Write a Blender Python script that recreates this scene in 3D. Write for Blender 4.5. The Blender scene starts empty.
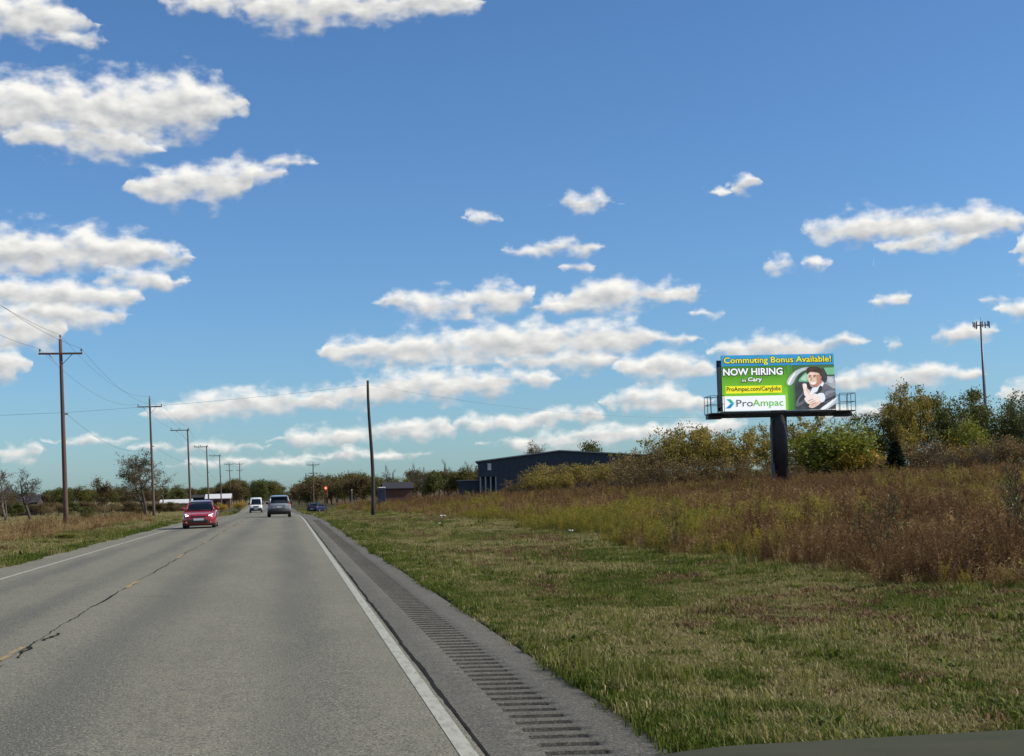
import bpy, math, random
import numpy as np
from mathutils import Vector, Matrix

# ------------------------------------------------------------------ camera
W, H, FPX, CAMZ = 1024, 756, 1420.0, 1.6
ROLL = math.radians(1.5)
_y = np.array([287 - 512.0, 378 - 495.0, -FPX]); _y /= np.linalg.norm(_y)
_s, _c = math.sin(ROLL), math.cos(ROLL)
_z = np.array([-_s, _c, 0.0]); _z[2] = -(_z[0] * _y[0] + _z[1] * _y[1]) / _y[2]; _z /= np.linalg.norm(_z)
_x = np.cross(_y, _z)
RC = np.array([_x, _y, _z])                       # camera axes -> world
scene = bpy.context.scene
C = scene.collection
cam_data = bpy.data.cameras.new('camera'); cam = bpy.data.objects.new('camera', cam_data); C.objects.link(cam)
cam_data.sensor_width = 36.0; cam_data.lens = 36.0 * FPX / W
cam_data.clip_start = 0.05; cam_data.clip_end = 9000
cam.matrix_world = Matrix.Translation((0, 0, CAMZ)) @ Matrix(RC.tolist()).to_4x4()
scene.camera = cam
scene.render.resolution_x, scene.render.resolution_y = W, H

def ray(px, py):
    return RC @ np.array([px - W / 2, H / 2 - py, -FPX])
def gp(px, py, z=0.0):                            # pixel -> point on the level z
    d = ray(px, py); t = (z - CAMZ) / d[2]
    return np.array([d[0] * t, d[1] * t, z])
def dp(px, py, Y):                                # pixel -> point at distance Y along the road
    d = ray(px, py); t = Y / d[1]
    return np.array([d[0] * t, Y, CAMZ + d[2] * t])
def azel(px, py):
    d = ray(px, py)
    return math.degrees(math.atan2(d[0], d[1])), math.degrees(math.atan2(d[2], math.hypot(d[0], d[1])))

# ------------------------------------------------------------------ light, sky
SUN_EL, SUN_AZ = math.radians(38), math.radians(101)      # azimuth clockwise from +Y (the road's heading)
sun_data = bpy.data.lights.new('sun', 'SUN'); sun = bpy.data.objects.new('sun', sun_data); C.objects.link(sun)
sun_data.energy = 5.0; sun_data.angle = math.radians(0.53); sun_data.color = (1.0, 0.93, 0.82)
to_sun = Vector((math.sin(SUN_AZ) * math.cos(SUN_EL), math.cos(SUN_AZ) * math.cos(SUN_EL), math.sin(SUN_EL)))
sun.rotation_euler = to_sun.to_track_quat('Z', 'Y').to_euler(); sun.location = (0, 0, 60)
scene.view_settings.view_transform = 'Standard'; scene.view_settings.look = 'None'
scene.view_settings.exposure = 0.1; scene.view_settings.gamma = 1.0
scene.cycles.max_bounces = 6; scene.cycles.transparent_max_bounces = 16
scene.cycles.use_denoising = True

CLOUDS = [  # photograph position and half-size of each cloud lobe, turned into directions below
 (20,18,62,20),(70,38,34,6),(235,4,70,9),(330,8,95,17),(430,4,55,12),(290,16,45,13),
 (40,110,72,29),(120,113,76,31),(75,138,60,16),(180,106,50,28),(225,103,26,10),(120,150,40,9),
 (170,188,38,16),(205,186,42,18),(245,173,44,11),(285,162,24,5),
 (20,255,70,22),(90,252,70,20),(150,258,36,11),(140,281,38,11),(40,297,66,17),(60,316,58,13),(15,330,44,20),(0,366,22,15),(100,300,38,12),
 (440,306,42,13),(498,299,34,15),(402,303,26,8),(612,297,52,15),(668,295,32,8),(562,306,28,8),
 (515,345,66,22),(590,342,66,20),(430,352,58,17),(365,352,46,13),(655,340,38,6),(560,362,60,10),
 (440,386,72,15),(510,381,44,9),(380,391,40,13),
 (665,369,52,13),(660,402,48,12),(770,349,56,11),(840,343,26,4),(905,376,68,10),(852,382,30,10),(965,333,32,7),
 (862,229,56,13),(950,226,66,15),(925,243,46,8),(1000,222,24,10),(893,300,18,5),(582,204,30,8),(555,248,46,6),(580,266,14,4),
 (481,218,13,5),(742,186,14,7),(720,192,7,3),(782,264,14,6),(815,264,13,5),(1014,309,18,8),(996,300,15,4),(711,313,11,3),
 (255,403,74,12),(190,413,38,9),(345,398,44,9),(322,438,44,9),(426,428,29,9),(380,432,50,7),(500,424,44,7),(560,418,46,8),
 (640,432,64,7),(560,441,74,7),(706,425,40,8),(860,411,46,7),(1016,394,16,10),(893,345,8,4),
 (15,452,18,8),(200,446,60,4),(250,462,70,4),(90,440,40,3),(360,455,60,4),(1040,250,20,20),(740,455,80,6),
]
world = bpy.data.worlds.new('World'); scene.world = world; world.use_nodes = True
def build_world():
    nt = world.node_tree; nt.nodes.clear(); N, L = nt.nodes, nt.links
    def math_(op, a, b=None, c=None, tree=None, clamp=False):
        t = tree or nt
        n = t.nodes.new('ShaderNodeMath'); n.operation = op; n.use_clamp = clamp
        for i, v in enumerate((a, b, c)):
            if v is None: continue
            if isinstance(v, (int, float)): n.inputs[i].default_value = v
            else: t.links.new(v, n.inputs[i])
        return n.outputs[0]
    # cloud rows: each row holds, for every azimuth, the middle and the half height of the cloud there
    AZ0, AZ1, NS = -16.0, 34.0, 257
    azs = np.linspace(AZ0, AZ1, NS); k = 57.2958 / FPX; rows = []
    for (px, py, rx, ry) in sorted(CLOUDS, key=lambda q: -q[2]):
        a, e = azel(px, py); ra, re = max(rx * k * 1.12, .3), ry * k * 1.13
        u = (azs - a) / ra; on = np.abs(u) < 1; hh = np.clip(1 - np.abs(u) ** 3.2, 0, None)
        b, t = e - re * .8 * hh, e + re * hh
        fade = np.where(on, -9.0, -(np.abs(u) - 1) * ra * .55)
        pad = np.abs(azs - a) < ra + 1.5
        for r in rows:
            both = on & r[2]
            if both.any() and (np.minimum(t, r[1]) - np.maximum(b, r[0]))[both].min() < -.05: continue
            if not both.any() and (pad & r[2]).any(): continue
            r[0][on] = np.minimum(np.where(r[2], r[0], 99), b)[on]; r[1][on] = np.maximum(np.where(r[2], r[1], -99), t)[on]; r[2] |= on
            r[3] = np.maximum(r[3], fade)
            break
        else:
            rows.append([np.where(on, b, 0.0), np.where(on, t, 0.0), on.copy(), fade])
    tc = N.new('ShaderNodeTexCoord'); sep = N.new('ShaderNodeSeparateXYZ'); L.new(tc.outputs['Generated'], sep.inputs[0])
    az = math_('MULTIPLY', math_('ARCTAN2', sep.outputs[0], sep.outputs[1]), 57.2958)
    el = math_('MULTIPLY', math_('ARCSINE', sep.outputs[2]), 57.2958)
    com = N.new('ShaderNodeCombineXYZ'); L.new(az, com.inputs[0]); L.new(el, com.inputs[1])
    warp = N.new('ShaderNodeTexNoise'); warp.inputs['Scale'].default_value = 1.2; warp.inputs['Detail'].default_value = 3
    L.new(com.outputs[0], warp.inputs['Vector'])
    wsep = N.new('ShaderNodeSeparateXYZ'); L.new(warp.outputs['Color'], wsep.inputs[0])
    azw = math_('MULTIPLY_ADD', math_('SUBTRACT', wsep.outputs[0], .5), 1.9, az)
    elw = math_('MULTIPLY_ADD', math_('SUBTRACT', wsep.outputs[1], .5), .75, el)
    azn = math_('DIVIDE', math_('SUBTRACT', azw, AZ0), AZ1 - AZ0, clamp=True)
    best = tb = hb = None
    for (b, t, on, fade) in rows:
        cen = np.where(on, (b + t) / 2, np.nan); idx = np.arange(NS)
        for _ in range(3):                                  # hold the middle level a little past each end
            for sh in (1, -1):
                q = np.roll(cen, sh); cen = np.where(np.isnan(cen), q, cen)
        ok = ~np.isnan(cen); cen = np.interp(idx, idx[ok], cen[ok])
        hal = np.where(on, (t - b) / 2, np.clip(fade, -.9, 0))
        lo, hi = cen.min() - .05, cen.max() + .05
        cv = N.new('ShaderNodeRGBCurve'); mp = cv.mapping; mp.use_clip = False
        for ci, data in ((0, (cen - lo) / (hi - lo)), (1, (hal + 1) / 4)):
            crv = mp.curves[ci]; keep = [0] + [i for i in range(1, NS - 1) if abs(data[i] * 2 - data[i - 1] - data[i + 1]) > 1e-4] + [NS - 1]
            while len(crv.points) > 2: crv.points.remove(crv.points[-1])
            crv.points[0].location = (0, float(data[0])); crv.points[1].location = (1, float(data[-1]))
            for i in keep[1:-1]: crv.points.new(i / (NS - 1), float(data[i]))
            for p in crv.points: p.handle_type = 'VECTOR'
        mp.update()
        cc = N.new('ShaderNodeCombineXYZ'); L.new(azn, cc.inputs[0]); L.new(azn, cc.inputs[1]); L.new(cc.outputs[0], cv.inputs['Color'])
        sp = N.new('ShaderNodeSeparateXYZ'); L.new(cv.outputs[0], sp.inputs[0])
        rel = math_('SUBTRACT', elw, math_('MULTIPLY_ADD', sp.outputs[0], hi - lo, lo))
        h = math_('MULTIPLY_ADD', sp.outputs[1], 4.0, -1.0)
        den = math_('MULTIPLY_ADD', math_('MAXIMUM', h, 0.0), 0.5, 0.16)
        Fr = math_('DIVIDE', math_('SUBTRACT', math_('ABSOLUTE', rel), h), den)
        tr = math_('DIVIDE', rel, math_('MAXIMUM', h, .15))
        if best is None: best, tb = Fr, tr
        else:
            sel = math_('MULTIPLY_ADD', math_('SUBTRACT', best, Fr), .8, .5, clamp=True)
            mxx = N.new('ShaderNodeMix'); mxx.data_type = 'FLOAT'; L.new(sel, mxx.inputs[0]); L.new(tb, mxx.inputs[2]); L.new(tr, mxx.inputs[3]); tb = mxx.outputs[0]
            best = math_('SMOOTH_MIN', best, Fr, .35)
    def fbm(dx, dy, det=5):
        o = N.new('ShaderNodeVectorMath'); o.operation = 'MULTIPLY_ADD'; o.inputs[1].default_value = (0.8, 1.35, 1); o.inputs[2].default_value = (dx, dy, 0)
        L.new(com.outputs[0], o.inputs[0])
        n = N.new('ShaderNodeTexNoise'); n.inputs['Scale'].default_value = 1.25; n.inputs['Detail'].default_value = det; n.inputs['Roughness'].default_value = .48
        L.new(o.outputs[0], n.inputs['Vector']); return n.outputs['Fac']
    n1, n2, n3 = fbm(0, 0), fbm(0.2, 0.5, 2.0), fbm(0, 0, 2.0)
    field = math_('ADD', best, math_('MULTIPLY', math_('SUBTRACT', n1, .5), 3.5))
    def ramp(v, a, b, smooth=True):
        n = N.new('ShaderNodeMapRange'); n.interpolation_type = 'SMOOTHSTEP' if smooth else 'LINEAR'
        n.inputs[1].default_value = a; n.inputs[2].default_value = b; L.new(v, n.inputs[0]); return n.outputs[0]
    # the same kind of sky all round: scattered cumulus by noise where the photograph does not look
    pl = N.new('ShaderNodeVectorMath'); pl.operation = 'SCALE'; L.new(tc.outputs['Generated'], pl.inputs[0])
    L.new(math_('DIVIDE', 1.0, math_('MAXIMUM', math_('ADD', sep.outputs[2], 0.12), 0.05)), pl.inputs['Scale'])
    nb = N.new('ShaderNodeTexNoise'); nb.inputs['Scale'].default_value = 1.6; nb.inputs['Detail'].default_value = 6
    L.new(pl.outputs[0], nb.inputs['Vector'])
    outside = math_('MAXIMUM', ramp(math_('ABSOLUTE', math_('SUBTRACT', az, 9.0)), 23.0, 29.0), ramp(el, 21.5, 26.0))
    fb = math_('SUBTRACT', 1.9, math_('MULTIPLY', nb.outputs['Fac'], 2.0))           # ~0.9 at mean
    fb = math_('ADD', fb, math_('MULTIPLY', math_('SUBTRACT', 1.0, outside), 3.0))
    fb = math_('MULTIPLY', math_('SUBTRACT', fb, .85), 3.0)
    d1 = math_('MINIMUM', field, fb)
    alpha = ramp(d1, 0.6, -1.1)
    alpha = math_('MULTIPLY', alpha, ramp(el, -0.3, 0.8))
    inb = math_('LESS_THAN', field, fb)
    lit = math_('MULTIPLY_ADD', math_('SUBTRACT', n2, n3), 1.25, 0.44)            # relief of the billows
    vert = math_('MULTIPLY', math_('MINIMUM', math_('MAXIMUM', tb, -1.2), 1.2), math_('MULTIPLY', inb, .58))
    lit = math_('ADD', math_('ADD', lit, vert), math_('MULTIPLY', ramp(d1, -1.6, 0.1), .42), clamp=True)
    colr = N.new('ShaderNodeMix'); colr.data_type = 'RGBA'
    colr.inputs[6].default_value = (0.44, 0.465, 0.495, 1); colr.inputs[7].default_value = (1.0, 0.985, 0.94, 1)
    L.new(lit, colr.inputs[0])
    sky = N.new('ShaderNodeTexSky'); sky.sky_type = 'NISHITA'; sky.sun_disc = False
    sky.sun_elevation = SUN_EL; sky.sun_rotation = SUN_AZ
    sky.altitude = 250; sky.air_density = 1.0; sky.dust_density = 0.6; sky.ozone_density = 2.2
    b1 = N.new('ShaderNodeBackground'); 
    tint = N.new('ShaderNodeVectorMath'); tint.operation = 'MULTIPLY'; tint.inputs[1].default_value = (0.71, 1.04, 1.38)   # the camera's white balance
    L.new(sky.outputs[0], tint.inputs[0]); L.new(tint.outputs[0], b1.inputs[0]); b1.inputs[1].default_value = 0.085
    b2 = N.new('ShaderNodeBackground'); L.new(colr.outputs[2], b2.inputs[0]); b2.inputs[1].default_value = 0.91
    mx = N.new('ShaderNodeMixShader'); L.new(alpha, mx.inputs[0]); L.new(b1.outputs[0], mx.inputs[1]); L.new(b2.outputs[0], mx.inputs[2])
    out = N.new('ShaderNodeOutputWorld'); L.new(mx.outputs[0], out.inputs[0])
build_world()
world.cycles.sampling_method = 'MANUAL'; world.cycles.sample_map_resolution = 512

# ------------------------------------------------------------------ helpers
rnd = random.Random(7); nrg = np.random.default_rng(11)
def ss(a, b, x):
    t = np.clip((np.asarray(x, float) - a) / (b - a), 0, 1); return t * t * (3 - 2 * t)
def tag(o, label=None, cat=None, group=None, kind=None):
    if label: o['label'] = label
    if cat: o['category'] = cat
    if group: o['group'] = group
    if kind: o['kind'] = kind
    return o
def empty(name, loc=(0, 0, 0), rz=0.0, scale=1.0):
    o = bpy.data.objects.new(name, None); C.objects.link(o); o.empty_display_size = 0.3
    o.location = tuple(float(v) for v in loc); o.rotation_euler = (0, 0, rz); o.scale = (scale,) * 3
    return o
def link(name, mesh, parent=None, loc=None, rot=None):
    o = bpy.data.objects.new(name, mesh); C.objects.link(o)
    if parent: o.parent = parent
    if loc is not None: o.location = tuple(float(v) for v in loc)
    if rot is not None: o.rotation_euler = rot
    return o
def copy_tree(o, parent=None, names=None):
    c = o.copy(); C.objects.link(c); c.parent = parent
    for ch in o.children: copy_tree(ch, c)
    return c

class MB:
    def __init__(s): s.v, s.f = [], []
    def add(s, vs, fs):
        n = len(s.v); s.v.extend([tuple(map(float, p)) for p in vs]); s.f.extend([tuple(i + n for i in f) for f in fs]); return s
    def box(s, x0, x1, y0, y1, z0, z1):
        vs = [(x, y, z) for z in (z0, z1) for x, y in ((x0, y0), (x1, y0), (x1, y1), (x0, y1))]
        return s.add(vs, [(3, 2, 1, 0), (4, 5, 6, 7), (0, 1, 5, 4), (1, 2, 6, 5), (2, 3, 7, 6), (3, 0, 4, 7)])
    def bevel_box(s, x0, x1, y0, y1, z0, z1, b):
        rings = []
        for z, i in ((z0, b), (z0 + b, 0), (z1 - b, 0), (z1, b)):
            a0, a1, c0, c1 = x0 + i, x1 - i, y0 + i, y1 - i
            rings.append([(a0 + b, c0, z), (a1 - b, c0, z), (a1, c0 + b, z), (a1, c1 - b, z), (a1 - b, c1, z), (a0 + b, c1, z), (a0, c1 - b, z), (a0, c0 + b, z)])
        return s.loft(rings)
    def loft(s, rings, cap=True, closed=True):
        n = len(rings[0]); vs = [p for r in rings for p in r]; fs = []
        for k in range(len(rings) - 1):
            for i in range(n if closed else n - 1):
                j = (i + 1) % n
                fs.append((k * n + i, k * n + j, (k + 1) * n + j, (k + 1) * n + i))
        if cap:
            fs.append(tuple(range(n))[::-1]); fs.append(tuple((len(rings) - 1) * n + i for i in range(n)))
        return s.add(vs, fs)
    def tube(s, pts, rad, n=6, cap=True):
        pts = [np.array(p, float) for p in pts]
        if not hasattr(rad, '__len__'): rad = [rad] * len(pts)
        rings = []; up = None
        for i, p in enumerate(pts):
            t = pts[min(i + 1, len(pts) - 1)] - pts[max(i - 1, 0)]; t = t / (np.linalg.norm(t) + 1e-9)
            if up is None: up = np.array([0, 0, 1.0]) if abs(t[2]) < .9 else np.array([1.0, 0, 0])
            a = np.cross(t, up); a /= np.linalg.norm(a) + 1e-9; b = np.cross(t, a); up = np.cross(a, t) if False else up
            rings.append([p + rad[i] * (math.cos(q) * a + math.sin(q) * b) for q in [2 * math.pi * k / n for k in range(n)]])
        return s.loft(rings, cap)
    def lathe(s, prof, n=12, center=(0, 0, 0), axis='z'):       # prof: (r, h)
        rings = []
        for r, h in prof:
            ring = []
            for k in range(n):
                q = 2 * math.pi * k / n; a, b = r * math.cos(q), r * math.sin(q)
                p = (a, b, h) if axis == 'z' else ((h, a, b) if axis == 'x' else (b, h, a))
                ring.append(tuple(p[i] + center[i] for i in range(3)))
            rings.append(ring)
        return s.loft(rings)
    def mesh(s, name, mat=None, smooth=False):
        m = bpy.data.meshes.new(name); m.from_pydata(s.v, [], s.f); m.update()
        if mat: m.materials.append(mat)
        if smooth: m.polygons.foreach_set('use_smooth', [True] * len(m.polygons))
        return m
    def build(s, name, mat, parent=None, smooth=False, loc=None, rot=None):
        return link(name, s.mesh(name, mat, smooth), parent, loc, rot)

def np_mesh(name, v, f, mat, tint=None, smooth=False):
    m = bpy.data.meshes.new(name); v = np.asarray(v, np.float32); f = np.asarray(f, np.int32)
    k = f.shape[1]
    m.vertices.add(len(v)); m.vertices.foreach_set('co', v.ravel())
    m.loops.add(f.size); m.loops.foreach_set('vertex_index', f.ravel())
    m.polygons.add(len(f)); m.polygons.foreach_set('loop_start', np.arange(0, f.size, k, dtype=np.int32))
    try: m.polygons.foreach_set('loop_total', np.full(len(f), k, np.int32))
    except Exception: pass
    m.update(calc_edges=True); m.validate()
    if tint is not None:
        a = m.attributes.new('tint', 'FLOAT', 'POINT'); a.data.foreach_set('value', np.asarray(tint, np.float32))
    if mat: m.materials.append(mat)
    if smooth: m.polygons.foreach_set('use_smooth', [True] * len(m.polygons))
    return m

# ------------------------------------------------------------------ materials
def newmat(name):
    m = bpy.data.materials.new(name); m.use_nodes = True
    nt = m.node_tree; return m, nt, nt.nodes['Principled BSDF']
def rgba(c): return (c[0], c[1], c[2], 1.0)
def mat(name, col, rough=0.6, col2=None, nscale=6.0, metal=0.0, bump=0.0, coat=0.0, emit=None, spec=0.5, stretch=None, detail=5, lo=.35, hi=.65):
    m, nt, p = newmat(name); N, L = nt.nodes, nt.links
    p.inputs['Base Color'].default_value = rgba(col); p.inputs['Roughness'].default_value = rough; p.inputs['Metallic'].default_value = metal
    p.inputs['Specular IOR Level'].default_value = spec
    if coat: p.inputs['Coat Weight'].default_value = coat; p.inputs['Coat Roughness'].default_value = 0.05
    if emit: p.inputs['Emission Color'].default_value = rgba(emit[0]); p.inputs['Emission Strength'].default_value = emit[1]
    if col2 is not None or bump:
        tc = N.new('ShaderNodeTexCoord'); mp = N.new('ShaderNodeMapping'); L.new(tc.outputs['Object'], mp.inputs[0])
        if stretch: mp.inputs['Scale'].default_value = stretch
        nz = N.new('ShaderNodeTexNoise'); nz.inputs['Scale'].default_value = nscale; nz.inputs['Detail'].default_value = detail
        nz.inputs['Roughness'].default_value = .6; L.new(mp.outputs[0], nz.inputs['Vector'])
        if col2 is not None:
            r = N.new('ShaderNodeMapRange'); r.inputs[1].default_value = lo; r.inputs[2].default_value = hi; L.new(nz.outputs['Fac'], r.inputs[0])
            mx = N.new('ShaderNodeMix'); mx.data_type = 'RGBA'; mx.inputs[6].default_value = rgba(col); mx.inputs[7].default_value = rgba(col2)
            L.new(r.outputs[0], mx.inputs[0]); L.new(mx.outputs[2], p.inputs['Base Color'])
            if emit: L.new(mx.outputs[2], p.inputs['Emission Color'])
        if bump:
            b = N.new('ShaderNodeBump'); b.inputs['Strength'].default_value = bump; b.inputs['Distance'].default_value = .02
            L.new(nz.outputs['Fac'], b.inputs['Height']); L.new(b.outputs[0], p.inputs['Normal'])
    return m
def leafmat(name, stops, trans=0.35, rough=.6, spec=.25):
    """foliage: the tint attribute of each leaf picks its colour"""
    m, nt, p = newmat(name); N, L = nt.nodes, nt.links
    at = N.new('ShaderNodeAttribute'); at.attribute_name = 'tint'
    cr = N.new('ShaderNodeValToRGB'); e = cr.color_ramp.elements
    for i, c in enumerate(stops):
        q = i / max(1, len(stops) - 1)
        el = e[i] if i < 2 else e.new(q)
        el.position = q; el.color = rgba(c)
    e[1].position = 1 / max(1, len(stops) - 1) if len(stops) > 2 else 1
    for i, c in enumerate(stops):
        e[i].color = rgba(c)
    L.new(at.outputs['Fac'], cr.inputs[0])
    L.new(cr.outputs[0], p.inputs['Base Color']); p.inputs['Roughness'].default_value = rough; p.inputs['Specular IOR Level'].default_value = spec
    tr = N.new('ShaderNodeBsdfTranslucent'); L.new(cr.outputs[0], tr.inputs[0])
    mx = N.new('ShaderNodeMixShader'); mx.inputs[0].default_value = trans
    L.new(p.outputs[0], mx.inputs[1]); L.new(tr.outputs[0], mx.inputs[2])
    L.new(mx.outputs[0], nt.nodes['Material Output'].inputs[0])
    return m

# ------------------------------------------------------------------ terrain shape
def vnoise(x, y, sc, seed=0):
    """smooth value noise 0..1 on arrays"""
    r = np.random.default_rng(seed); T = r.random((64, 64))
    x, y = np.asarray(x) / sc, np.asarray(y) / sc; i, j = np.floor(x).astype(int), np.floor(y).astype(int)
    u, v = x - i, y - j; u, v = u * u * (3 - 2 * u), v * v * (3 - 2 * v)
    g = lambda a, b: T[a % 64, b % 64]
    return (g(i, j) * (1 - u) + g(i + 1, j) * u) * (1 - v) + (g(i, j + 1) * (1 - u) + g(i + 1, j + 1) * u) * v
def cx(Y): return -0.00004 * np.maximum(np.asarray(Y, float) - 100, 0) ** 2 * (1 - 0.6 * ss(300, 1500, Y))
def rz(Y): return -0.9 * ss(90, 220, Y) + 0.55 * ss(300, 700, Y)
def wob(x, y): return (np.sin(x * .9 + y * .31) + np.sin(x * .37 - y * .53 + 1.3) + np.sin(x * 1.7 + 2.1 + y * .11)) / 3
def tz(X, Y):
    X = np.asarray(X, float); Y = np.asarray(Y, float); x = X - cx(Y); z = rz(Y)
    right = -0.10 * ss(2.3, 4.6, x) + 0.10 * ss(6.5, 9.5, x) + 1.25 * ss(11, 46, x) + 0.9 * ss(60, 400, x) + (0.035 * wob(X, Y) + .055 * (vnoise(X, Y * .7, .9, 31) - .5) + .06 * (vnoise(X, Y * .5, 1.9, 32) - .5)) * ss(2.4, 3.2, x) * ss(15, 11, x)
    left = -0.12 * ss(7.3, 9.5, -x) + 0.10 * ss(10, 13, -x) - 0.35 * ss(14, 25, -x) * ss(90, 200, Y) + 0.03 * wob(X, Y) * ss(7.5, 9, -x) + 1.2 * ss(300, 800, Y) * ss(60, 300, -x)
    return z + np.where(x > 0, right - .095, left - .085)
XL, XR = -7.3, 2.42                      # pavement edges
def on_road_x(x, Y): return x + cx(Y)

# ------------------------------------------------------------------ ground, road, shoulder
def ground_material():
    m, nt, p = newmat('ground_soil'); N, L = nt.nodes, nt.links
    geo = N.new('ShaderNodeNewGeometry'); sep = N.new('ShaderNodeSeparateXYZ'); L.new(geo.outputs['Position'], sep.inputs[0])
    def noise(scale, detail=5, vec=None):
        n = N.new('ShaderNodeTexNoise'); n.inputs['Scale'].default_value = scale; n.inputs['Detail'].default_value = detail
        L.new(vec or geo.outputs['Position'], n.inputs['Vector']); return n.outputs['Fac']
    def mr(v, a, b):
        n = N.new('ShaderNodeMapRange'); n.interpolation_type = 'SMOOTHSTEP'; n.inputs[1].default_value = a; n.inputs[2].default_value = b
        L.new(v, n.inputs[0]); return n.outputs[0]
    def mix(f, a, b):
        n = N.new('ShaderNodeMix'); n.data_type = 'RGBA'; L.new(f, n.inputs[0])
        for i, c in ((6, a), (7, b)):
            if isinstance(c, tuple): n.inputs[i].default_value = rgba(c)
            else: L.new(c, n.inputs[i])
        return n.outputs[2]
    verge = mix(mr(noise(1.6), .38, .62), (0.042, 0.050, 0.013), (0.11, 0.088, 0.042))
    verge = mix(mr(noise(14, 3), .45, .65), verge, (0.035, 0.034, 0.015))
    field = mix(mr(noise(.4), .35, .65), (0.07, 0.045, 0.022), (0.115, 0.075, 0.035))
    tan = mix(mr(noise(.25), .35, .65), (0.20, 0.15, 0.085), (0.14, 0.11, 0.05))
    ax = N.new('ShaderNodeMath'); ax.operation = 'ADD'; L.new(sep.outputs[0], ax.inputs[0])
    nn = N.new('ShaderNodeMath'); nn.operation = 'MULTIPLY'; L.new(noise(.5, 3), nn.inputs[0]); nn.inputs[1].default_value = 3.0; L.new(nn.outputs[0], ax.inputs[1])
    c = mix(mr(ax.outputs[0], 10.8, 12.4), verge, field)
    c = mix(mr(ax.outputs[0], -11.5, -13.5), c, tan)
    L.new(c, p.inputs['Base Color']); p.inputs['Roughness'].default_value = .95; p.inputs['Specular IOR Level'].default_value = .1
    b = N.new('ShaderNodeBump'); b.inputs['Strength'].default_value = .8; b.inputs['Distance'].default_value = .05
    L.new(noise(9, 6), b.inputs['Height']); L.new(b.outputs[0], p.inputs['Normal'])
    return m
def grid_mesh(name, xs, ys, zf, material, smooth=True, second=None, pick=None):
    xs, ys = np.asarray(xs, float), np.asarray(ys, float)
    gx, gy = np.meshgrid(xs, ys); wx = gx + cx(gy)
    v = np.stack([wx, gy, zf(gx, wx, gy)], -1).reshape(-1, 3)
    nx = len(xs); i, j = np.meshgrid(np.arange(nx - 1), np.arange(len(ys) - 1)); a = (j * nx + i).ravel()
    f = np.stack([a, a + 1, a + nx + 1, a + nx], -1)
    m = np_mesh(name, v, f, material, smooth=smooth)
    if second:
        m.materials.append(second); c = v[f].mean(1); m.polygons.foreach_set('material_index', pick(c[:, 0] - cx(c[:, 1]), c[:, 1]).astype(np.int32))
    return m
xs = np.concatenate([-np.geomspace(2500, 16, 40), np.arange(-15.5, -7.5, .4), [-7.36, -7.3, -7.28, -3, 1, 2.40, 2.42, 2.46], np.arange(2.6, 13, .22), np.arange(13, 15, .35), np.geomspace(15.3, 2500, 46)])
ys = np.concatenate([[-200, -80, -30, -10], np.arange(-2, 6, 1.0), np.arange(6, 30, .3), np.arange(30, 60, .6), np.arange(60, 160, 2.0), np.geomspace(160, 4000, 60)])
def zground(x, X, Y):
    z = tz(X, Y); return np.where((x > XL - .001) & (x < XR + .001), z - .25, z)
tag(link('ground', grid_mesh('ground', xs, ys, zground, ground_material())), kind='structure')

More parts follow.
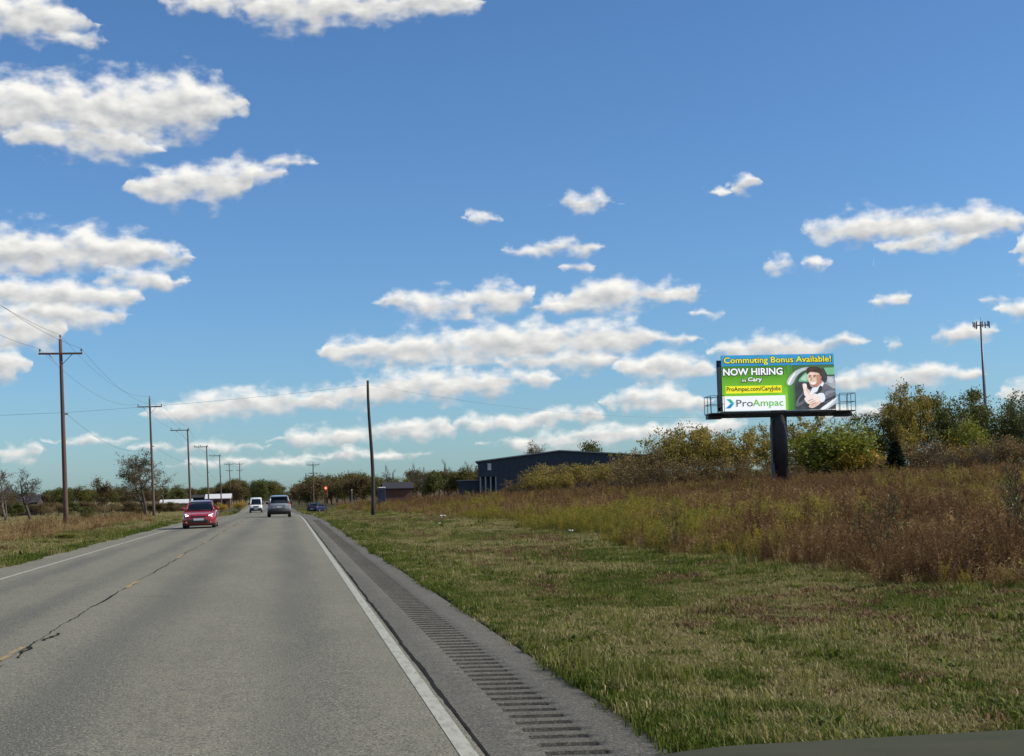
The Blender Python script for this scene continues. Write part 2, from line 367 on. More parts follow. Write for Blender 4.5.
def asphalt(name, base, dark, light, tracks=()):
    m, nt, p = newmat(name); N, L = nt.nodes, nt.links
    geo = N.new('ShaderNodeNewGeometry'); sep = N.new('ShaderNodeSeparateXYZ'); L.new(geo.outputs['Position'], sep.inputs[0])
    def noise(scale, detail, stretch=(1, 1, 1)):
        mp = N.new('ShaderNodeMapping'); mp.inputs['Scale'].default_value = stretch; L.new(geo.outputs['Position'], mp.inputs[0])
        n = N.new('ShaderNodeTexNoise'); n.inputs['Scale'].default_value = scale; n.inputs['Detail'].default_value = detail; n.inputs['Roughness'].default_value = .62
        L.new(mp.outputs[0], n.inputs['Vector']); return n.outputs['Fac']
    def mr(v, a, b, lo=0, hi=1):
        n = N.new('ShaderNodeMapRange'); n.interpolation_type = 'SMOOTHSTEP'
        for k, q in ((1, a), (2, b), (3, lo), (4, hi)): n.inputs[k].default_value = q
        L.new(v, n.inputs[0]); return n.outputs[0]
    def mix(f, a, b):
        n = N.new('ShaderNodeMix'); n.data_type = 'RGBA'; L.new(f, n.inputs[0])
        for i, c in ((6, a), (7, b)):
            if isinstance(c, tuple): n.inputs[i].default_value = rgba(c)
            else: L.new(c, n.inputs[i])
        return n.outputs[2]
    def m2(op, a, b):
        n = N.new('ShaderNodeMath'); n.operation = op
        for i, v in enumerate((a, b)):
            if isinstance(v, (int, float)): n.inputs[i].default_value = v
            else: L.new(v, n.inputs[i])
        return n.outputs[0]
    c = mix(mr(noise(.55, 5, (1, .25, 1)), .36, .66), base, light)
    wear = None
    for (x0, w) in tracks:                             # oil and tyre polish along the wheel paths
        t = mr(m2('ABSOLUTE', m2('SUBTRACT', m2('ADD', sep.outputs[0], m2('MULTIPLY', noise(.25, 2), .5)), x0 + .25), 0), w, 0.05)
        wear = t if wear is None else m2('MAXIMUM', wear, t)
    if wear is not None:
        c = mix(m2('MULTIPLY', wear, mr(noise(.35, 4, (1, .12, 1)), .36, .64, .45, .95)), c, dark)
    c = mix(mr(noise(.9, 3, (.4, .5, 1)), .58, .78, 0, .28), c, dark)
    c = mix(mr(noise(7, 5, (1, .6, 1)), .42, .66, 0, .38), c, dark)
    c = mix(mr(noise(42, 3), .48, .62, 0, .8), c, tuple(q * .45 for q in dark))
    c = mix(mr(noise(58, 2), .54, .66, 0, .7), c, tuple(min(1, q * 1.9) for q in light))
    c = mix(mr(noise(16, 4), .56, .75, 0, .4), c, tuple(q * .6 for q in dark))
    L.new(c, p.inputs['Base Color']); p.inputs['Roughness'].default_value = .88; p.inputs['Specular IOR Level'].default_value = .3
    b = N.new('ShaderNodeBump'); b.inputs['Strength'].default_value = .7; b.inputs['Distance'].default_value = .008
    L.new(noise(120, 3), b.inputs['Height']); L.new(b.outputs[0], p.inputs['Normal'])
    return m
ROAD = asphalt('weathered_asphalt', (0.170, 0.161, 0.118), (0.094, 0.092, 0.077), (0.202, 0.190, 0.140), ((-1.85, .80), (0.15, .75), (-5.4, .5), (-3.7, .5)))
SHOULDER = asphalt('shoulder_asphalt', (0.100, 0.094, 0.075), (0.064, 0.060, 0.049), (0.130, 0.122, 0.098))
MILLED_SHADE = asphalt('milled_asphalt_shade', (0.036, 0.034, 0.028), (0.022, 0.021, 0.018), (0.054, 0.051, 0.042))  # groove asphalt with tar residue, its colour darkened further as painted shade
def crown(x): return -0.018 * np.abs(x + 2.9)
ysr = np.concatenate([[-120, -40], np.arange(-4, 100, 2.0), np.arange(100, 320, 5.0), np.geomspace(322, 3500, 50)])
road = tag(link('road', grid_mesh('road', [XL, -6.6, -6, -5, -4, -2.9, -2, -1, 0, .6, 1.215], ysr, lambda x, X, Y: rz(Y) + crown(x), ROAD)), kind='structure')
YS0 = 5.0; PITCH = .305
yg = np.concatenate([[-120, -40, -5, 4.9], np.concatenate([[YS0 + k * PITCH, YS0 + k * PITCH + .04, YS0 + k * PITCH + .09, YS0 + k * PITCH + .145, YS0 + k * PITCH + .155] for k in range(300)]), [97.5], np.arange(100, 320, 5.0), np.geomspace(322, 3500, 50)])
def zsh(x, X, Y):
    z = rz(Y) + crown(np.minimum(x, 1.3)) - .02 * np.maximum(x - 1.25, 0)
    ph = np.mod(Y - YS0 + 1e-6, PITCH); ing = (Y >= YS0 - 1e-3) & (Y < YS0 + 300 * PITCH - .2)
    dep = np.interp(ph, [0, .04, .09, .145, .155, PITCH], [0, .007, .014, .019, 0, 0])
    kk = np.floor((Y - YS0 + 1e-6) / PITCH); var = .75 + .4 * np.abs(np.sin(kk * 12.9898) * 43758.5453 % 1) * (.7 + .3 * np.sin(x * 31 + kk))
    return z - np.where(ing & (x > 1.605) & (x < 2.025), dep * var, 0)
shoulder = tag(link('shoulder', grid_mesh('shoulder', [1.245, 1.4, 1.60, 1.61, 1.75, 1.9, 2.02, 2.03, 2.15, 2.30, XR], yg, zsh, SHOULDER, smooth=False, second=MILLED_SHADE, pick=lambda x, Y: (x > 1.605) & (x < 2.025) & (Y > YS0) & (Y < YS0 + 300 * PITCH - .2) & (np.mod(Y - YS0, PITCH) < .152) & (np.mod(Y - YS0, PITCH) > .088))), kind='structure')

def strip(name, ys_, xfun, wfun, dz, material, parent):
    v, f = [], []
    for i, y in enumerate(ys_):
        xc, w = xfun(y), wfun(y)
        for s in (-1, 1):
            x = xc + s * w / 2
            v.append((x + float(cx(y)), y, float(rz(y) + crown(min(x, 1.3))) + dz))
        if i: f.append((2 * i - 2, 2 * i - 1, 2 * i + 1, 2 * i))
    return link(name, np_mesh(name, v, f, material), parent)
def worn_paint(name, col, under, lo, hi, scale):
    return mat(name, col, .75, under, nscale=scale, stretch=(1, .25, 1), lo=lo, hi=hi, detail=7)
WHITE_LINE = worn_paint('worn_white_paint', (0.34, 0.335, 0.275), (0.15, 0.145, 0.11), .46, .80, 22)
YELLOW = worn_paint('worn_yellow_paint', (0.40, 0.245, 0.045), (0.15, 0.142, 0.105), .38, .60, 11)
TAR = mat('crack_tar', (0.010, 0.010, 0.009), .95, (0.022, .021, .018), nscale=20, spec=.1)
yl = np.concatenate([[-60], np.arange(-4, 110, 1.5), np.arange(110, 320, 5.0), np.geomspace(325, 1500, 25)])
strip('edge_line', yl, lambda y: 1.115, lambda y: .115, .004, WHITE_LINE, road)
strip('edge_line', yl, lambda y: -6.16, lambda y: .11, .004, WHITE_LINE, road)
for k in range(-1, 24):
    y0 = 14.3 + 12.19 * k; full = 3.05
    a = y0 + (0.9 if k < 1 else .2); b = y0 + (2.2 if k == 0 else full * (.75 if k % 2 else .9))
    strip('centre_dash', np.linspace(a, b, 6), lambda y: -2.90, lambda y: .10 * rnd.uniform(.55, 1.1), .006, YELLOW, road)
jr = random.Random(3)
yj = np.arange(-4, 95, .09)
wj = {}
def wander(seed, amp, step=.2):
    r = random.Random(seed); x = [0.0]
    for _ in range(5000): x.append(x[-1] * .93 + r.uniform(-1, 1) * amp)
    return lambda y: x[int((y + 10) / .09) % 5000]
wd = wander(4, .006); ww = wander(5, .35)
strip('pavement_joint', np.concatenate([[-60], yj, np.arange(95, 300, 4.0)]), lambda y: 1.232 + wd(y) * .9, lambda y: .042 + .016 * max(-1.2, min(1.5, ww(y))), .0015, TAR, road)
wc, wq = wander(8, .015), wander(9, .5)
strip('centre_crack', np.concatenate([yj, np.arange(95, 260, 4.0)]), lambda y: -2.90 + wc(y), lambda y: max(.008, .022 + .017 * max(-1, min(1.6, wq(y)))), .0035, TAR, road)
wc2, wq2 = wander(18, .03), wander(19, .6)
for (a, b) in ((12.4, 14.9), (15.4, 16.6), (17.2, 18.1)):
    strip('centre_crack', np.arange(a, b, .09), lambda y: -2.80 + wc2(y) * 1.2, lambda y: max(.008, .028 + .03 * max(-1, min(1.6, wq2(y)))), .005, TAR, road)

# short transverse and wandering cracks in the lane
cr_ = random.Random(12)
for (x0, y0, x1, y1) in ((-5.6, 30, -3.2, 30.3), (-2.7, 24.5, -1.4, 24.2), (-2.6, 44, -.6, 44.6), (-5.9, 52, -3.1, 52.4)):
    n_ = 26; v, f = [], []; o_ = 0.0; L_ = math.hypot(x1 - x0, y1 - y0); nx_, ny_ = -(y1 - y0) / L_, (x1 - x0) / L_
    for i in range(n_ + 1):
        t = i / n_; o_ = o_ * .8 + cr_.uniform(-1, 1) * .03; w_ = (.002 + .004 * cr_.random()) * (math.sin(math.pi * min(1, t * 1.1)) * .8 + .2) * (1 + y0 / 30)
        for q in (-1, 1):
            x_, y_ = x0 + (x1 - x0) * t + nx_ * (o_ + q * w_), y0 + (y1 - y0) * t + ny_ * (o_ + q * w_)
            v.append((x_, y_, float(rz(y_) + crown(x_)) + .0035))
        if i: f.append((2 * i - 2, 2 * i - 1, 2 * i + 1, 2 * i))
    link('crack', np_mesh('crack', v, f, TAR), road)

# ------------------------------------------------------------------ scatter (stuff)
def scatter(name, pts, protos, idx, rot, scl, label, cat):
    """one object of countless small plants: points instanced from meshes kept outside the scene"""
    col = bpy.data.collections.new(name + '_plants')
    for i, me in enumerate(protos):
        o = bpy.data.objects.new('%s_%02d' % (name, i), me); col.objects.link(o)
    m = bpy.data.meshes.new(name); pts = np.asarray(pts, np.float32)
    m.vertices.add(len(pts)); m.vertices.foreach_set('co', pts.ravel())
    a = m.attributes.new('idx', 'INT', 'POINT'); a.data.foreach_set('value', np.asarray(idx, np.int32))
    a = m.attributes.new('rot', 'FLOAT_VECTOR', 'POINT'); a.data.foreach_set('vector', np.asarray(rot, np.float32).ravel())
    a = m.attributes.new('scl', 'FLOAT_VECTOR', 'POINT'); a.data.foreach_set('vector', np.asarray(scl, np.float32).ravel())
    o = link(name, m); tag(o, label, cat, kind='stuff')
    g = bpy.data.node_groups.new(name, 'GeometryNodeTree')
    g.interface.new_socket('Geometry', in_out='INPUT', socket_type='NodeSocketGeometry')
    g.interface.new_socket('Geometry', in_out='OUTPUT', socket_type='NodeSocketGeometry')
    gi, go = g.nodes.new('NodeGroupInput'), g.nodes.new('NodeGroupOutput')
    ip = g.nodes.new('GeometryNodeInstanceOnPoints'); ci = g.nodes.new('GeometryNodeCollectionInfo')
    ci.inputs[0].default_value = col; ci.inputs[1].default_value = True; ci.inputs[2].default_value = True
    def attr(n, t):
        q = g.nodes.new('GeometryNodeInputNamedAttribute'); q.data_type = t; q.inputs[0].default_value = n
        return [s for s in q.outputs if s.enabled and s.name == 'Attribute'][0]
    g.links.new(gi.outputs[0], ip.inputs['Points']); g.links.new(ci.outputs[0], ip.inputs['Instance'])
    ip.inputs['Pick Instance'].default_value = True
    g.links.new(attr('idx', 'INT'), ip.inputs['Instance Index'])
    e2r = g.nodes.new('FunctionNodeEulerToRotation'); g.links.new(attr('rot', 'FLOAT_VECTOR'), e2r.inputs[0])
    g.links.new(e2r.outputs[0], ip.inputs['Rotation']); g.links.new(attr('scl', 'FLOAT_VECTOR'), ip.inputs['Scale'])
    g.links.new(ip.outputs[0], go.inputs[0])
    md = o.modifiers.new('plants', 'NODES'); md.node_group = g
    return o
def seen(X, Y, pad=1.5):
    return (Y > 5) & (X < .56 * Y + pad + .5) & (X > -.2 * Y - pad - 1)

GRASS = leafmat('verge_grass', [(0.036, 0.062, 0.007), (0.092, 0.128, 0.015), (0.175, 0.178, 0.036), (0.28, 0.232, 0.095), (0.46, 0.385, 0.215)], .4, .6, .18)
def grass_clump(seed, n, h, r, t0, t1, wid=.0042, lean=.55, m=None):
    g = np.random.default_rng(seed); v, f, t = [], [], []
    for _ in range(n):
        a, d = g.uniform(0, 6.283), r * math.sqrt(g.random()); bx, by = d * math.cos(a), d * math.sin(a)
        b = g.uniform(0, 6.283); hh = h * g.uniform(.45, 1.15); ln = lean * hh * g.uniform(.3, 1.4)
        dx, dy = math.cos(b), math.sin(b); w = wid * g.uniform(.6, 1.4); n0 = len(v)
        q = (-dy * w, dx * w)
        v += [(bx - q[0], by - q[1], -.02), (bx + q[0], by + q[1], -.02),
              (bx + dx * ln * .35 + q[0] * .8, by + dy * ln * .35 + q[1] * .8, hh * .65), (bx + dx * ln * .35 - q[0] * .8, by + dy * ln * .35 - q[1] * .8, hh * .65),
              (bx + dx * ln, by + dy * ln, hh * g.uniform(.8, 1.0))]
        f += [(n0, n0 + 1, n0 + 2), (n0, n0 + 2, n0 + 3), (n0 + 3, n0 + 2, n0 + 4)]
        t += [min(1, max(0, g.uniform(t0, t1)))] * 5
    return np_mesh('grass_clump', v, f, m or GRASS, t)
DOCK = leafmat('red_brown_turf', [(0.085, 0.046, 0.022), (0.17, 0.10, 0.045), (0.27, 0.17, 0.08)], .35)
gprotos = [grass_clump(1, 84, .066, .17, .05, .40), grass_clump(2, 84, .062, .17, .15, .55), grass_clump(3, 84, .058, .18, .45, .95, lean=.9),
           grass_clump(4, 84, .045, .19, .6, 1.0, lean=1.2), grass_clump(5, 54, .10, .14, .0, .3), grass_clump(6, 30, .15, .13, .35, .8), grass_clump(7, 60, .06, .19, .0, 1.0, .008, .9, DOCK), grass_clump(8, 45, .05, .16, .0, .3, .007, 1.0), grass_clump(9, 34, .07, .13, .0, .45, .016, 1.3)]
def verge_points():
    P, I, R, S = [], [], [], []
    def zone(n, x0, x1, y0, y1, sc, left=False):
        X = nrg.uniform(x0, x1, n); Y = y0 + (y1 - y0) * nrg.random(n)
        Xw = X + cx(Y); k = seen(Xw, Y); X, Y, Xw = X[k], Y[k], Xw[k]; n = len(X)
        dry = vnoise(X * 1.0, Y * .45, 1.7, 1) * .55 + vnoise(X, Y, .55, 2) * .35 + vnoise(X * 1.4, Y * .2, 5, 3) * .35
        edge = np.clip(1 - (X - 2.3) / 1.5, 0, 1) if not left else np.clip(1 - (-7.3 - X) / 1.2, 0, 1)
        band = np.exp(-((X - 3.9) / .35) ** 2) if not left else 0
        hum = vnoise(X * 1.2, Y * .6, 1.1, 21); dry = dry + .03 - .36 * edge - .18 * band + .22 * (vnoise(X * 2.2, Y * .12, 1.5, 51) - .5) + (.1 if left else 0)
        d = dry + nrg.normal(0, .10, n)
        idx = np.where(d < .42, 0, np.where(d < .56, 1, np.where(d < .74, 2, 3)))
        idx = np.where((nrg.random(n) < .05) & (d < .5), 4, idx); idx = np.where(nrg.random(n) < .03, 5, idx); idx = np.where(nrg.random(n) < .05, 8, idx)
        rb = vnoise(X * .9, Y * .35, 1.3, 41) * .6 + vnoise(X, Y * .6, .5, 42) * .4 + .12 * np.exp(-((X - 5.2) / 1.2) ** 2)
        idx = np.where((rb + nrg.normal(0, .09, n) > .76) & (edge < .3), 6, idx); idx = np.where((hum < .22) & (nrg.random(n) < .4), 7, idx)
        s = sc * nrg.uniform(.6, 1.3, n) * (1 + .2 * edge) * (.62 + .8 * hum)
        keep = nrg.random(n) > .75 * ss(.5, .85, vnoise(X, Y * .8, .45, 9))
        z = tz(Xw, Y)
        P.append(np.stack([Xw, Y, z], -1)[keep]); I.append(idx[keep])
        R.append(np.stack([nrg.normal(0, .1, n), nrg.normal(0, .1, n), nrg.uniform(0, 6.28, n)], -1)[keep])
        S.append(np.stack([s, s, s * nrg.uniform(.7, 1.3, n)], -1)[keep])
    zone(36000, 2.6, 12.5, 7, 26, .95); zone(2400, 2.52, 2.9, 6, 60, .8); zone(26000, 2.6, 13, 26, 62, 1.15); zone(17000, 2.62, 13, 62, 130, 1.5); zone(6000, 2.6, 13, 130, 260, 2.0)
    zone(9000, -14, -7.33, 34, 90, 1.4, True); zone(7000, -15, -7.33, 90, 240, 1.9, True)
    return [np.concatenate(q) for q in (P, I, R, S)]
_p, _i, _r, _s_ = verge_points()
scatter('verge_grass', _p, gprotos, _i, _r, _s_, 'mown green and straw coloured grass of the roadside verges', 'grass')

# weeds of the field
WEED = leafmat('dry_weed', [(0.044, 0.023, 0.012), (0.116, 0.060, 0.024), (0.218, 0.124, 0.047), (0.35, 0.232, 0.094), (0.57, 0.44, 0.22)], .42)
GOLD = leafmat('goldenrod', [(0.070, 0.078, 0.012), (0.15, 0.150, 0.022), (0.26, 0.22, 0.034), (0.36, 0.26, 0.040)], .45)
def weed(seed, h, n_st, material, spread, leafy, plume, t0, t1):
    n_st = int(n_st * 1.7); leafy = int(leafy * 1.2)
    g = np.random.default_rng(seed); v, f, t = [], [], []
    def blade(p, q, w, tt):
        d = np.array(q) - np.array(p); s = np.cross(d, g.normal(0, 1, 3)); s = s / (np.linalg.norm(s) + 1e-6) * w; n0 = len(v)
        v.extend([tuple(np.array(p) - s), tuple(np.array(p) + s), tuple(np.array(q) + s * .35), tuple(np.array(q) - s * .35)])
        f.append((n0, n0 + 1, n0 + 2, n0 + 3)); t.extend([tt] * 4)
    for _ in range(n_st):
        a = g.uniform(0, 6.28); r0 = g.uniform(0, .16); b = np.array([r0 * math.cos(a), r0 * math.sin(a), -.05])
        hh = h * g.uniform(.6, 1.1); top = b + np.array([spread * hh * g.normal(0, .3), spread * hh * g.normal(0, .3), hh])
        mid = (b + top) / 2 + g.normal(0, .03, 3); tt = g.uniform(t0, t1)
        blade(b, mid, .008, tt * .8); blade(mid, top, .006, tt * .9)
        for k in range(leafy):
            q = g.uniform(.12, .95); p = b * (1 - q) + top * q; an = g.uniform(0, 6.28); ll = g.uniform(.05, .13) * (1.15 - q * .5)
            blade(p, p + np.array([math.cos(an) * ll, math.sin(an) * ll, ll * g.uniform(-.7, .6)]), g.uniform(.005, .011), g.uniform(t0, t1))
        for k in range(plume):
            q = g.uniform(.72, 1.0); p = b * (1 - q) + top * q; an = g.uniform(0, 6.28); ll = g.uniform(.03, .10)
            blade(p, p + np.array([math.cos(an) * ll, math.sin(an) * ll, ll * g.uniform(.2, 1.1)]), g.uniform(.006, .013), min(1, g.uniform(t0, t1) + .12))
    return np_mesh('weed_plant', v, f, material, t)
wprotos = [weed(20, 1.15, 5, WEED, .5, 9, 8, .2, .65), weed(21, 1.3, 4, WEED, .4, 8, 10, .1, .5), weed(22, .9, 7, WEED, .7, 9, 5, .4, .9),
           weed(23, 1.0, 6, GOLD, .5, 12, 10, .1, .7), weed(24, 1.05, 5, GOLD, .5, 10, 12, .5, 1.0), weed(25, .7, 8, WEED, .9, 8, 3, .55, 1.0),
           weed(26, 1.2, 5, WEED, .4, 8, 9, .0, .32), weed(27, .75, 8, GOLD, .8, 12, 2, .0, .4)]
def weed_points():
    P, I, R, S = [], [], [], []
    def zone(n, x0, x1, y0, y1, sc, front=True):
        X = nrg.uniform(x0, x1, n); Y = nrg.uniform(y0, y1, n); edge = 10.2 + 2.6 * (vnoise(X * 0, Y, 5, 5) - .5) + 1.2 * (vnoise(X * 0, Y, 1.3, 6) - .5) + .9 * ss(25, 12, Y) * 2
        k = (X > edge - np.where(nrg.random(n) < .12, nrg.exponential(.8, n), 0)) & seen(X + cx(Y), Y, 3); X, Y, edge = X[k], Y[k], edge[k]; n = len(X); Xw = X + cx(Y)
        g = vnoise(X, Y * .7, 5, 7) * .6 + vnoise(X, Y, 1.6, 8) * .4; fr = np.exp(-((X - edge) / 5.0))
        u = nrg.random(n)
        red = vnoise(X, Y, 7, 12)
        idx = np.where(u < .34, 0, np.where(u < .54, 1, np.where(u < .76, 2, np.where(u < .88, 5, 6))))
        idx = np.where((red > .68) & (u < .35), 6, idx); idx = np.where((vnoise(X, Y, 2.3, 14) > .70) & (u > .25), np.where(nrg.random(n) < .5, 5, 2), idx)
        idx = np.where((Y < 33) & (nrg.random(n) < .4 * ss(33, 24, Y)), np.where(nrg.random(n) < .6, 6, 1), idx)
        yel = (g + .22 * fr * np.exp(-((Y - 52) / 26.0) ** 2) * 1.6 + .0 - .25 * ss(32, 22, Y) + nrg.normal(0, .08, n)) > .635
        idx = np.where(yel, np.where(nrg.random(n) < .3, 4, np.where(nrg.random(n) < .5, 3, 7)), idx)
        s = sc * nrg.uniform(.55, 1.15, n) * np.where(nrg.random(n) < .06, 1.35, 1) * .92 * (1 - .52 * np.exp(-((X - edge) / 2.4)))
        z = tz(Xw, Y)
        P.append(np.stack([Xw, Y, z], -1)); I.append(idx)
        R.append(np.stack([nrg.normal(0, .12, n), nrg.normal(0, .12, n), nrg.uniform(0, 6.28, n)], -1)); S.append(np.stack([s, s, s * nrg.uniform(.8, 1.1, n)], -1))
    zone(17000, 9, 30, 14, 50, 1.0); zone(22000, 9, 56, 50, 100, 1.05); zone(9000, 9, 62, 100, 130, 1.1); zone(9000, 9, 16, 100, 270, 1.2); zone(16000, 12, 75, 130, 260, 1.25)
    # dry weeds along the left field edge
    n = 1500; Y = nrg.uniform(50, 130, n); X = -11.5 - nrg.exponential(2.2, n); k = (X > -.2 * Y - 3); X, Y = X[k], Y[k]; n = len(X)
    P.append(np.stack([X, Y, tz(X, Y)], -1)); I.append(np.where(nrg.random(n) < .4, 5, np.where(nrg.random(n) < .5, 2, 1)))
    R.append(np.stack([nrg.normal(0, .12, n), nrg.normal(0, .12, n), nrg.uniform(0, 6.28, n)], -1)); s = nrg.uniform(.35, .75, n); S.append(np.stack([s, s, s], -1))
    return [np.concatenate(q) for q in (P, I, R, S)]
_p, _i, _r, _s_ = weed_points()
scatter('field_weeds', _p, wprotos, _i, _r, _s_, 'tall dry russet and yellow green weeds filling the field', 'weeds')
n = 26000; _Y = nrg.uniform(60, 330, n); _X = -13.5 - nrg.random(n) ** 1.3 * 70; k = (_X > -.2 * _Y - 3); _X, _Y = _X[k], _Y[k]; n = len(_X)
scatter('stubble', np.stack([_X, _Y, tz(_X, _Y)], -1), [grass_clump(31, 40, .2, .4, .7, 1.0, .012, .6), grass_clump(32, 40, .22, .4, .55, .95, .012, .6)], nrg.integers(0, 2, n),
        np.stack([_X * 0, _X * 0, nrg.uniform(0, 6.28, n)], -1), np.stack([nrg.uniform(.8, 1.7, n)] * 3, -1), 'pale tan stubble of the field beyond the utility poles', 'stubble')

# ------------------------------------------------------------------ trees
BARK = mat('bark', (0.055, 0.045, 0.037), .9, (0.10, 0.085, 0.07), nscale=14, stretch=(1, 1, .25), bump=.4)
WOOD_BLACK = mat('dark_stem', (0.022, 0.016, 0.013), .9, (0.035, .026, .02), nscale=12)
BARK_PALE = mat('pale_bark', (0.15, 0.125, 0.10), .9, (0.085, 0.07, 0.058), nscale=10, stretch=(1, 1, .25), bump=.3)
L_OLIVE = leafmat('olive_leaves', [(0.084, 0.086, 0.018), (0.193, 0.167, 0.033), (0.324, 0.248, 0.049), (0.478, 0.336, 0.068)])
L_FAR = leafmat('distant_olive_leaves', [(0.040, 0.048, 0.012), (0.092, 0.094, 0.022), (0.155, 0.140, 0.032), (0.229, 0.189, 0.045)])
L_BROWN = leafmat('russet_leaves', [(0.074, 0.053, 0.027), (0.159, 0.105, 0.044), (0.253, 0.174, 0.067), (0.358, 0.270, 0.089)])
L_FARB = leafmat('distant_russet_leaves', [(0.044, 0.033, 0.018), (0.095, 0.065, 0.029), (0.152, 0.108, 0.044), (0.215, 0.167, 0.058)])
L_DARK = leafmat('dark_leaves', [(0.034, 0.047, 0.016), (0.073, 0.089, 0.024), (0.126, 0.136, 0.035), (0.208, 0.184, 0.049)])
L_GREEN = leafmat('yellow_green_leaves', [(0.075, 0.100, 0.014), (0.141, 0.175, 0.020), (0.233, 0.241, 0.029), (0.316, 0.283, 0.038)])
L_GOLD = leafmat('gold_leaves', [(0.160, 0.113, 0.018), (0.302, 0.198, 0.026), (0.452, 0.293, 0.038), (0.500, 0.377, 0.056)])
L_PINE = leafmat('needles', [(0.012, 0.020, 0.012), (0.020, 0.034, 0.017), (0.034, 0.050, 0.024)], .1)
L_TWIGGY = leafmat('sparse_tan_leaves', [(0.077, 0.059, 0.032), (0.126, 0.099, 0.054), (0.180, 0.149, 0.086)])

def tree_proto(seed, h, crown_r, stems, trunk_r, levels, leaf_n, leaf_s, leaf_m, bark=BARK, first=.3, up=.35, kids=5, stem_spread=.0, twig=.004, crown_base=.25, ang=.75, clump=.25):
    g = np.random.default_rng(seed); mb = MB(); tips = []
    def grow(p, d, ln, r, lev):
        n = 4 if lev < 2 else 3; pts = [p]; rads = [r]; q = p; dd = d / np.linalg.norm(d)
        r1 = max(r * (.42 if lev else .38), twig)
        for i in range(n):
            dd = dd + g.normal(0, .13 + .04 * lev, 3) + np.array([0, 0, up * .18]); dd /= np.linalg.norm(dd)
            q = q + dd * ln / n; pts.append(q); rads.append(r + (r1 - r) * (i + 1) / n)
        mb.tube(pts, rads, 6 if lev == 0 else (4 if lev == 1 else 3), cap=False)
        if lev >= levels:
            tips.append((pts[-2], pts[-1])); return
        nk = kids if lev else kids + 2
        for k in range(nk):
            u = (first if lev == 0 else .25) + (1 - (first if lev == 0 else .25)) * (k + g.uniform(.2, .9)) / nk
            i = min(n - 1, int(u * n)); w = u * n - i; b = pts[i] * (1 - w) + pts[i + 1] * w
            ax = pts[i + 1] - pts[i]; ax /= np.linalg.norm(ax)
            sd = np.cross(ax, g.normal(0, 1, 3)); sd /= np.linalg.norm(sd) + 1e-6
            an = ang * g.uniform(.6, 1.25); nd = ax * math.cos(an) + sd * math.sin(an)
            l2 = (crown_r * g.uniform(.65, 1.05) if lev == 0 else ln * g.uniform(.45, .72)) * (1.1 - .45 * u if lev == 0 else 1)
            grow(b, nd, l2, max((rads[i] * .62 if lev else r * .45 * (1.1 - .5 * u)), twig), lev + 1)
        tips.append((pts[-2], pts[-1]))
    for s in range(stems):
        a = g.uniform(0, 6.28); sp = stem_spread * math.sqrt(g.random())
        d0 = np.array([math.cos(a) * sp, math.sin(a) * sp, 1.0]); off = np.array([math.cos(a), math.sin(a), 0]) * (.35 * sp * crown_r * .4 if stems > 1 else 0)
        hs = h * (g.uniform(.62, .95) if stems > 1 else .8)
        grow(off + np.array([0, 0, -.15]), d0, hs, trunk_r * (g.uniform(.7, 1.1) if stems > 1 else 1), 0)
    trunk = mb.mesh('trunk', bark, True); v, f, t = [], [], []
    crown = None
    if leaf_n:
        T0 = np.array([a for a, b in tips]); T1 = np.array([b for a, b in tips])
        ok = (T1[:, 2] > h * crown_base); T0, T1 = T0[ok], T1[ok]
        k = g.integers(0, len(T0), leaf_n); w = g.random(leaf_n)[:, None]
        c = T0[k] * (1 - w) + T1[k] * w + g.normal(0, clump, (leaf_n, 3)) * np.array([1, 1, .8])
        tipt = g.random(len(T0)); tt = np.clip(.45 * tipt[k] + .55 * g.random(leaf_n), 0, 1)
        a = g.normal(0, 1, (leaf_n, 3)); a /= np.linalg.norm(a, axis=1)[:, None]; b = np.cross(a, g.normal(0, 1, (leaf_n, 3))); b /= np.linalg.norm(b, axis=1)[:, None]
        s = leaf_s * g.uniform(.55, 1.35, leaf_n)[:, None]
        vv = np.stack([c - a * s, c + b * s * .55, c + a * s, c - b * s * .55], 1).reshape(-1, 3)
        crown = np_mesh('crown', vv, np.arange(leaf_n * 4).reshape(-1, 4), leaf_m, np.repeat(tt, 4))
    zs = np.array(mb.v)
    return trunk, crown, float(zs[:, 2].max())
def conifer_proto(seed, h, r, n):
    g = np.random.default_rng(seed); mb = MB(); mb.tube([(0, 0, -.15), (0, 0, h)], [r * .09, .01], 6)
    u = g.random(n) ** .75; z = .06 * h + u * .94 * h; rr = r * (1 - u) ** .8 * (.7 + .3 * g.random(n)) ; a = g.uniform(0, 6.28, n); q = rr * np.sqrt(g.random(n))
    c = np.stack([q * np.cos(a), q * np.sin(a), z - q * .25], -1)
    d = np.stack([np.cos(a), np.sin(a), -.25 + g.normal(0, .3, n)], -1); b = np.cross(d, g.normal(0, 1, (n, 3))); b /= np.linalg.norm(b, axis=1)[:, None]
    s = .16 * g.uniform(.5, 1.2, n)[:, None]
    vv = np.stack([c - d * s, c + b * s * .3, c + d * s, c - b * s * .3], 1).reshape(-1, 3)
    return mb.mesh('trunk', BARK, True), np_mesh('crown', vv, np.arange(n * 4).reshape(-1, 4), L_PINE, np.repeat(g.random(n), 4)), h
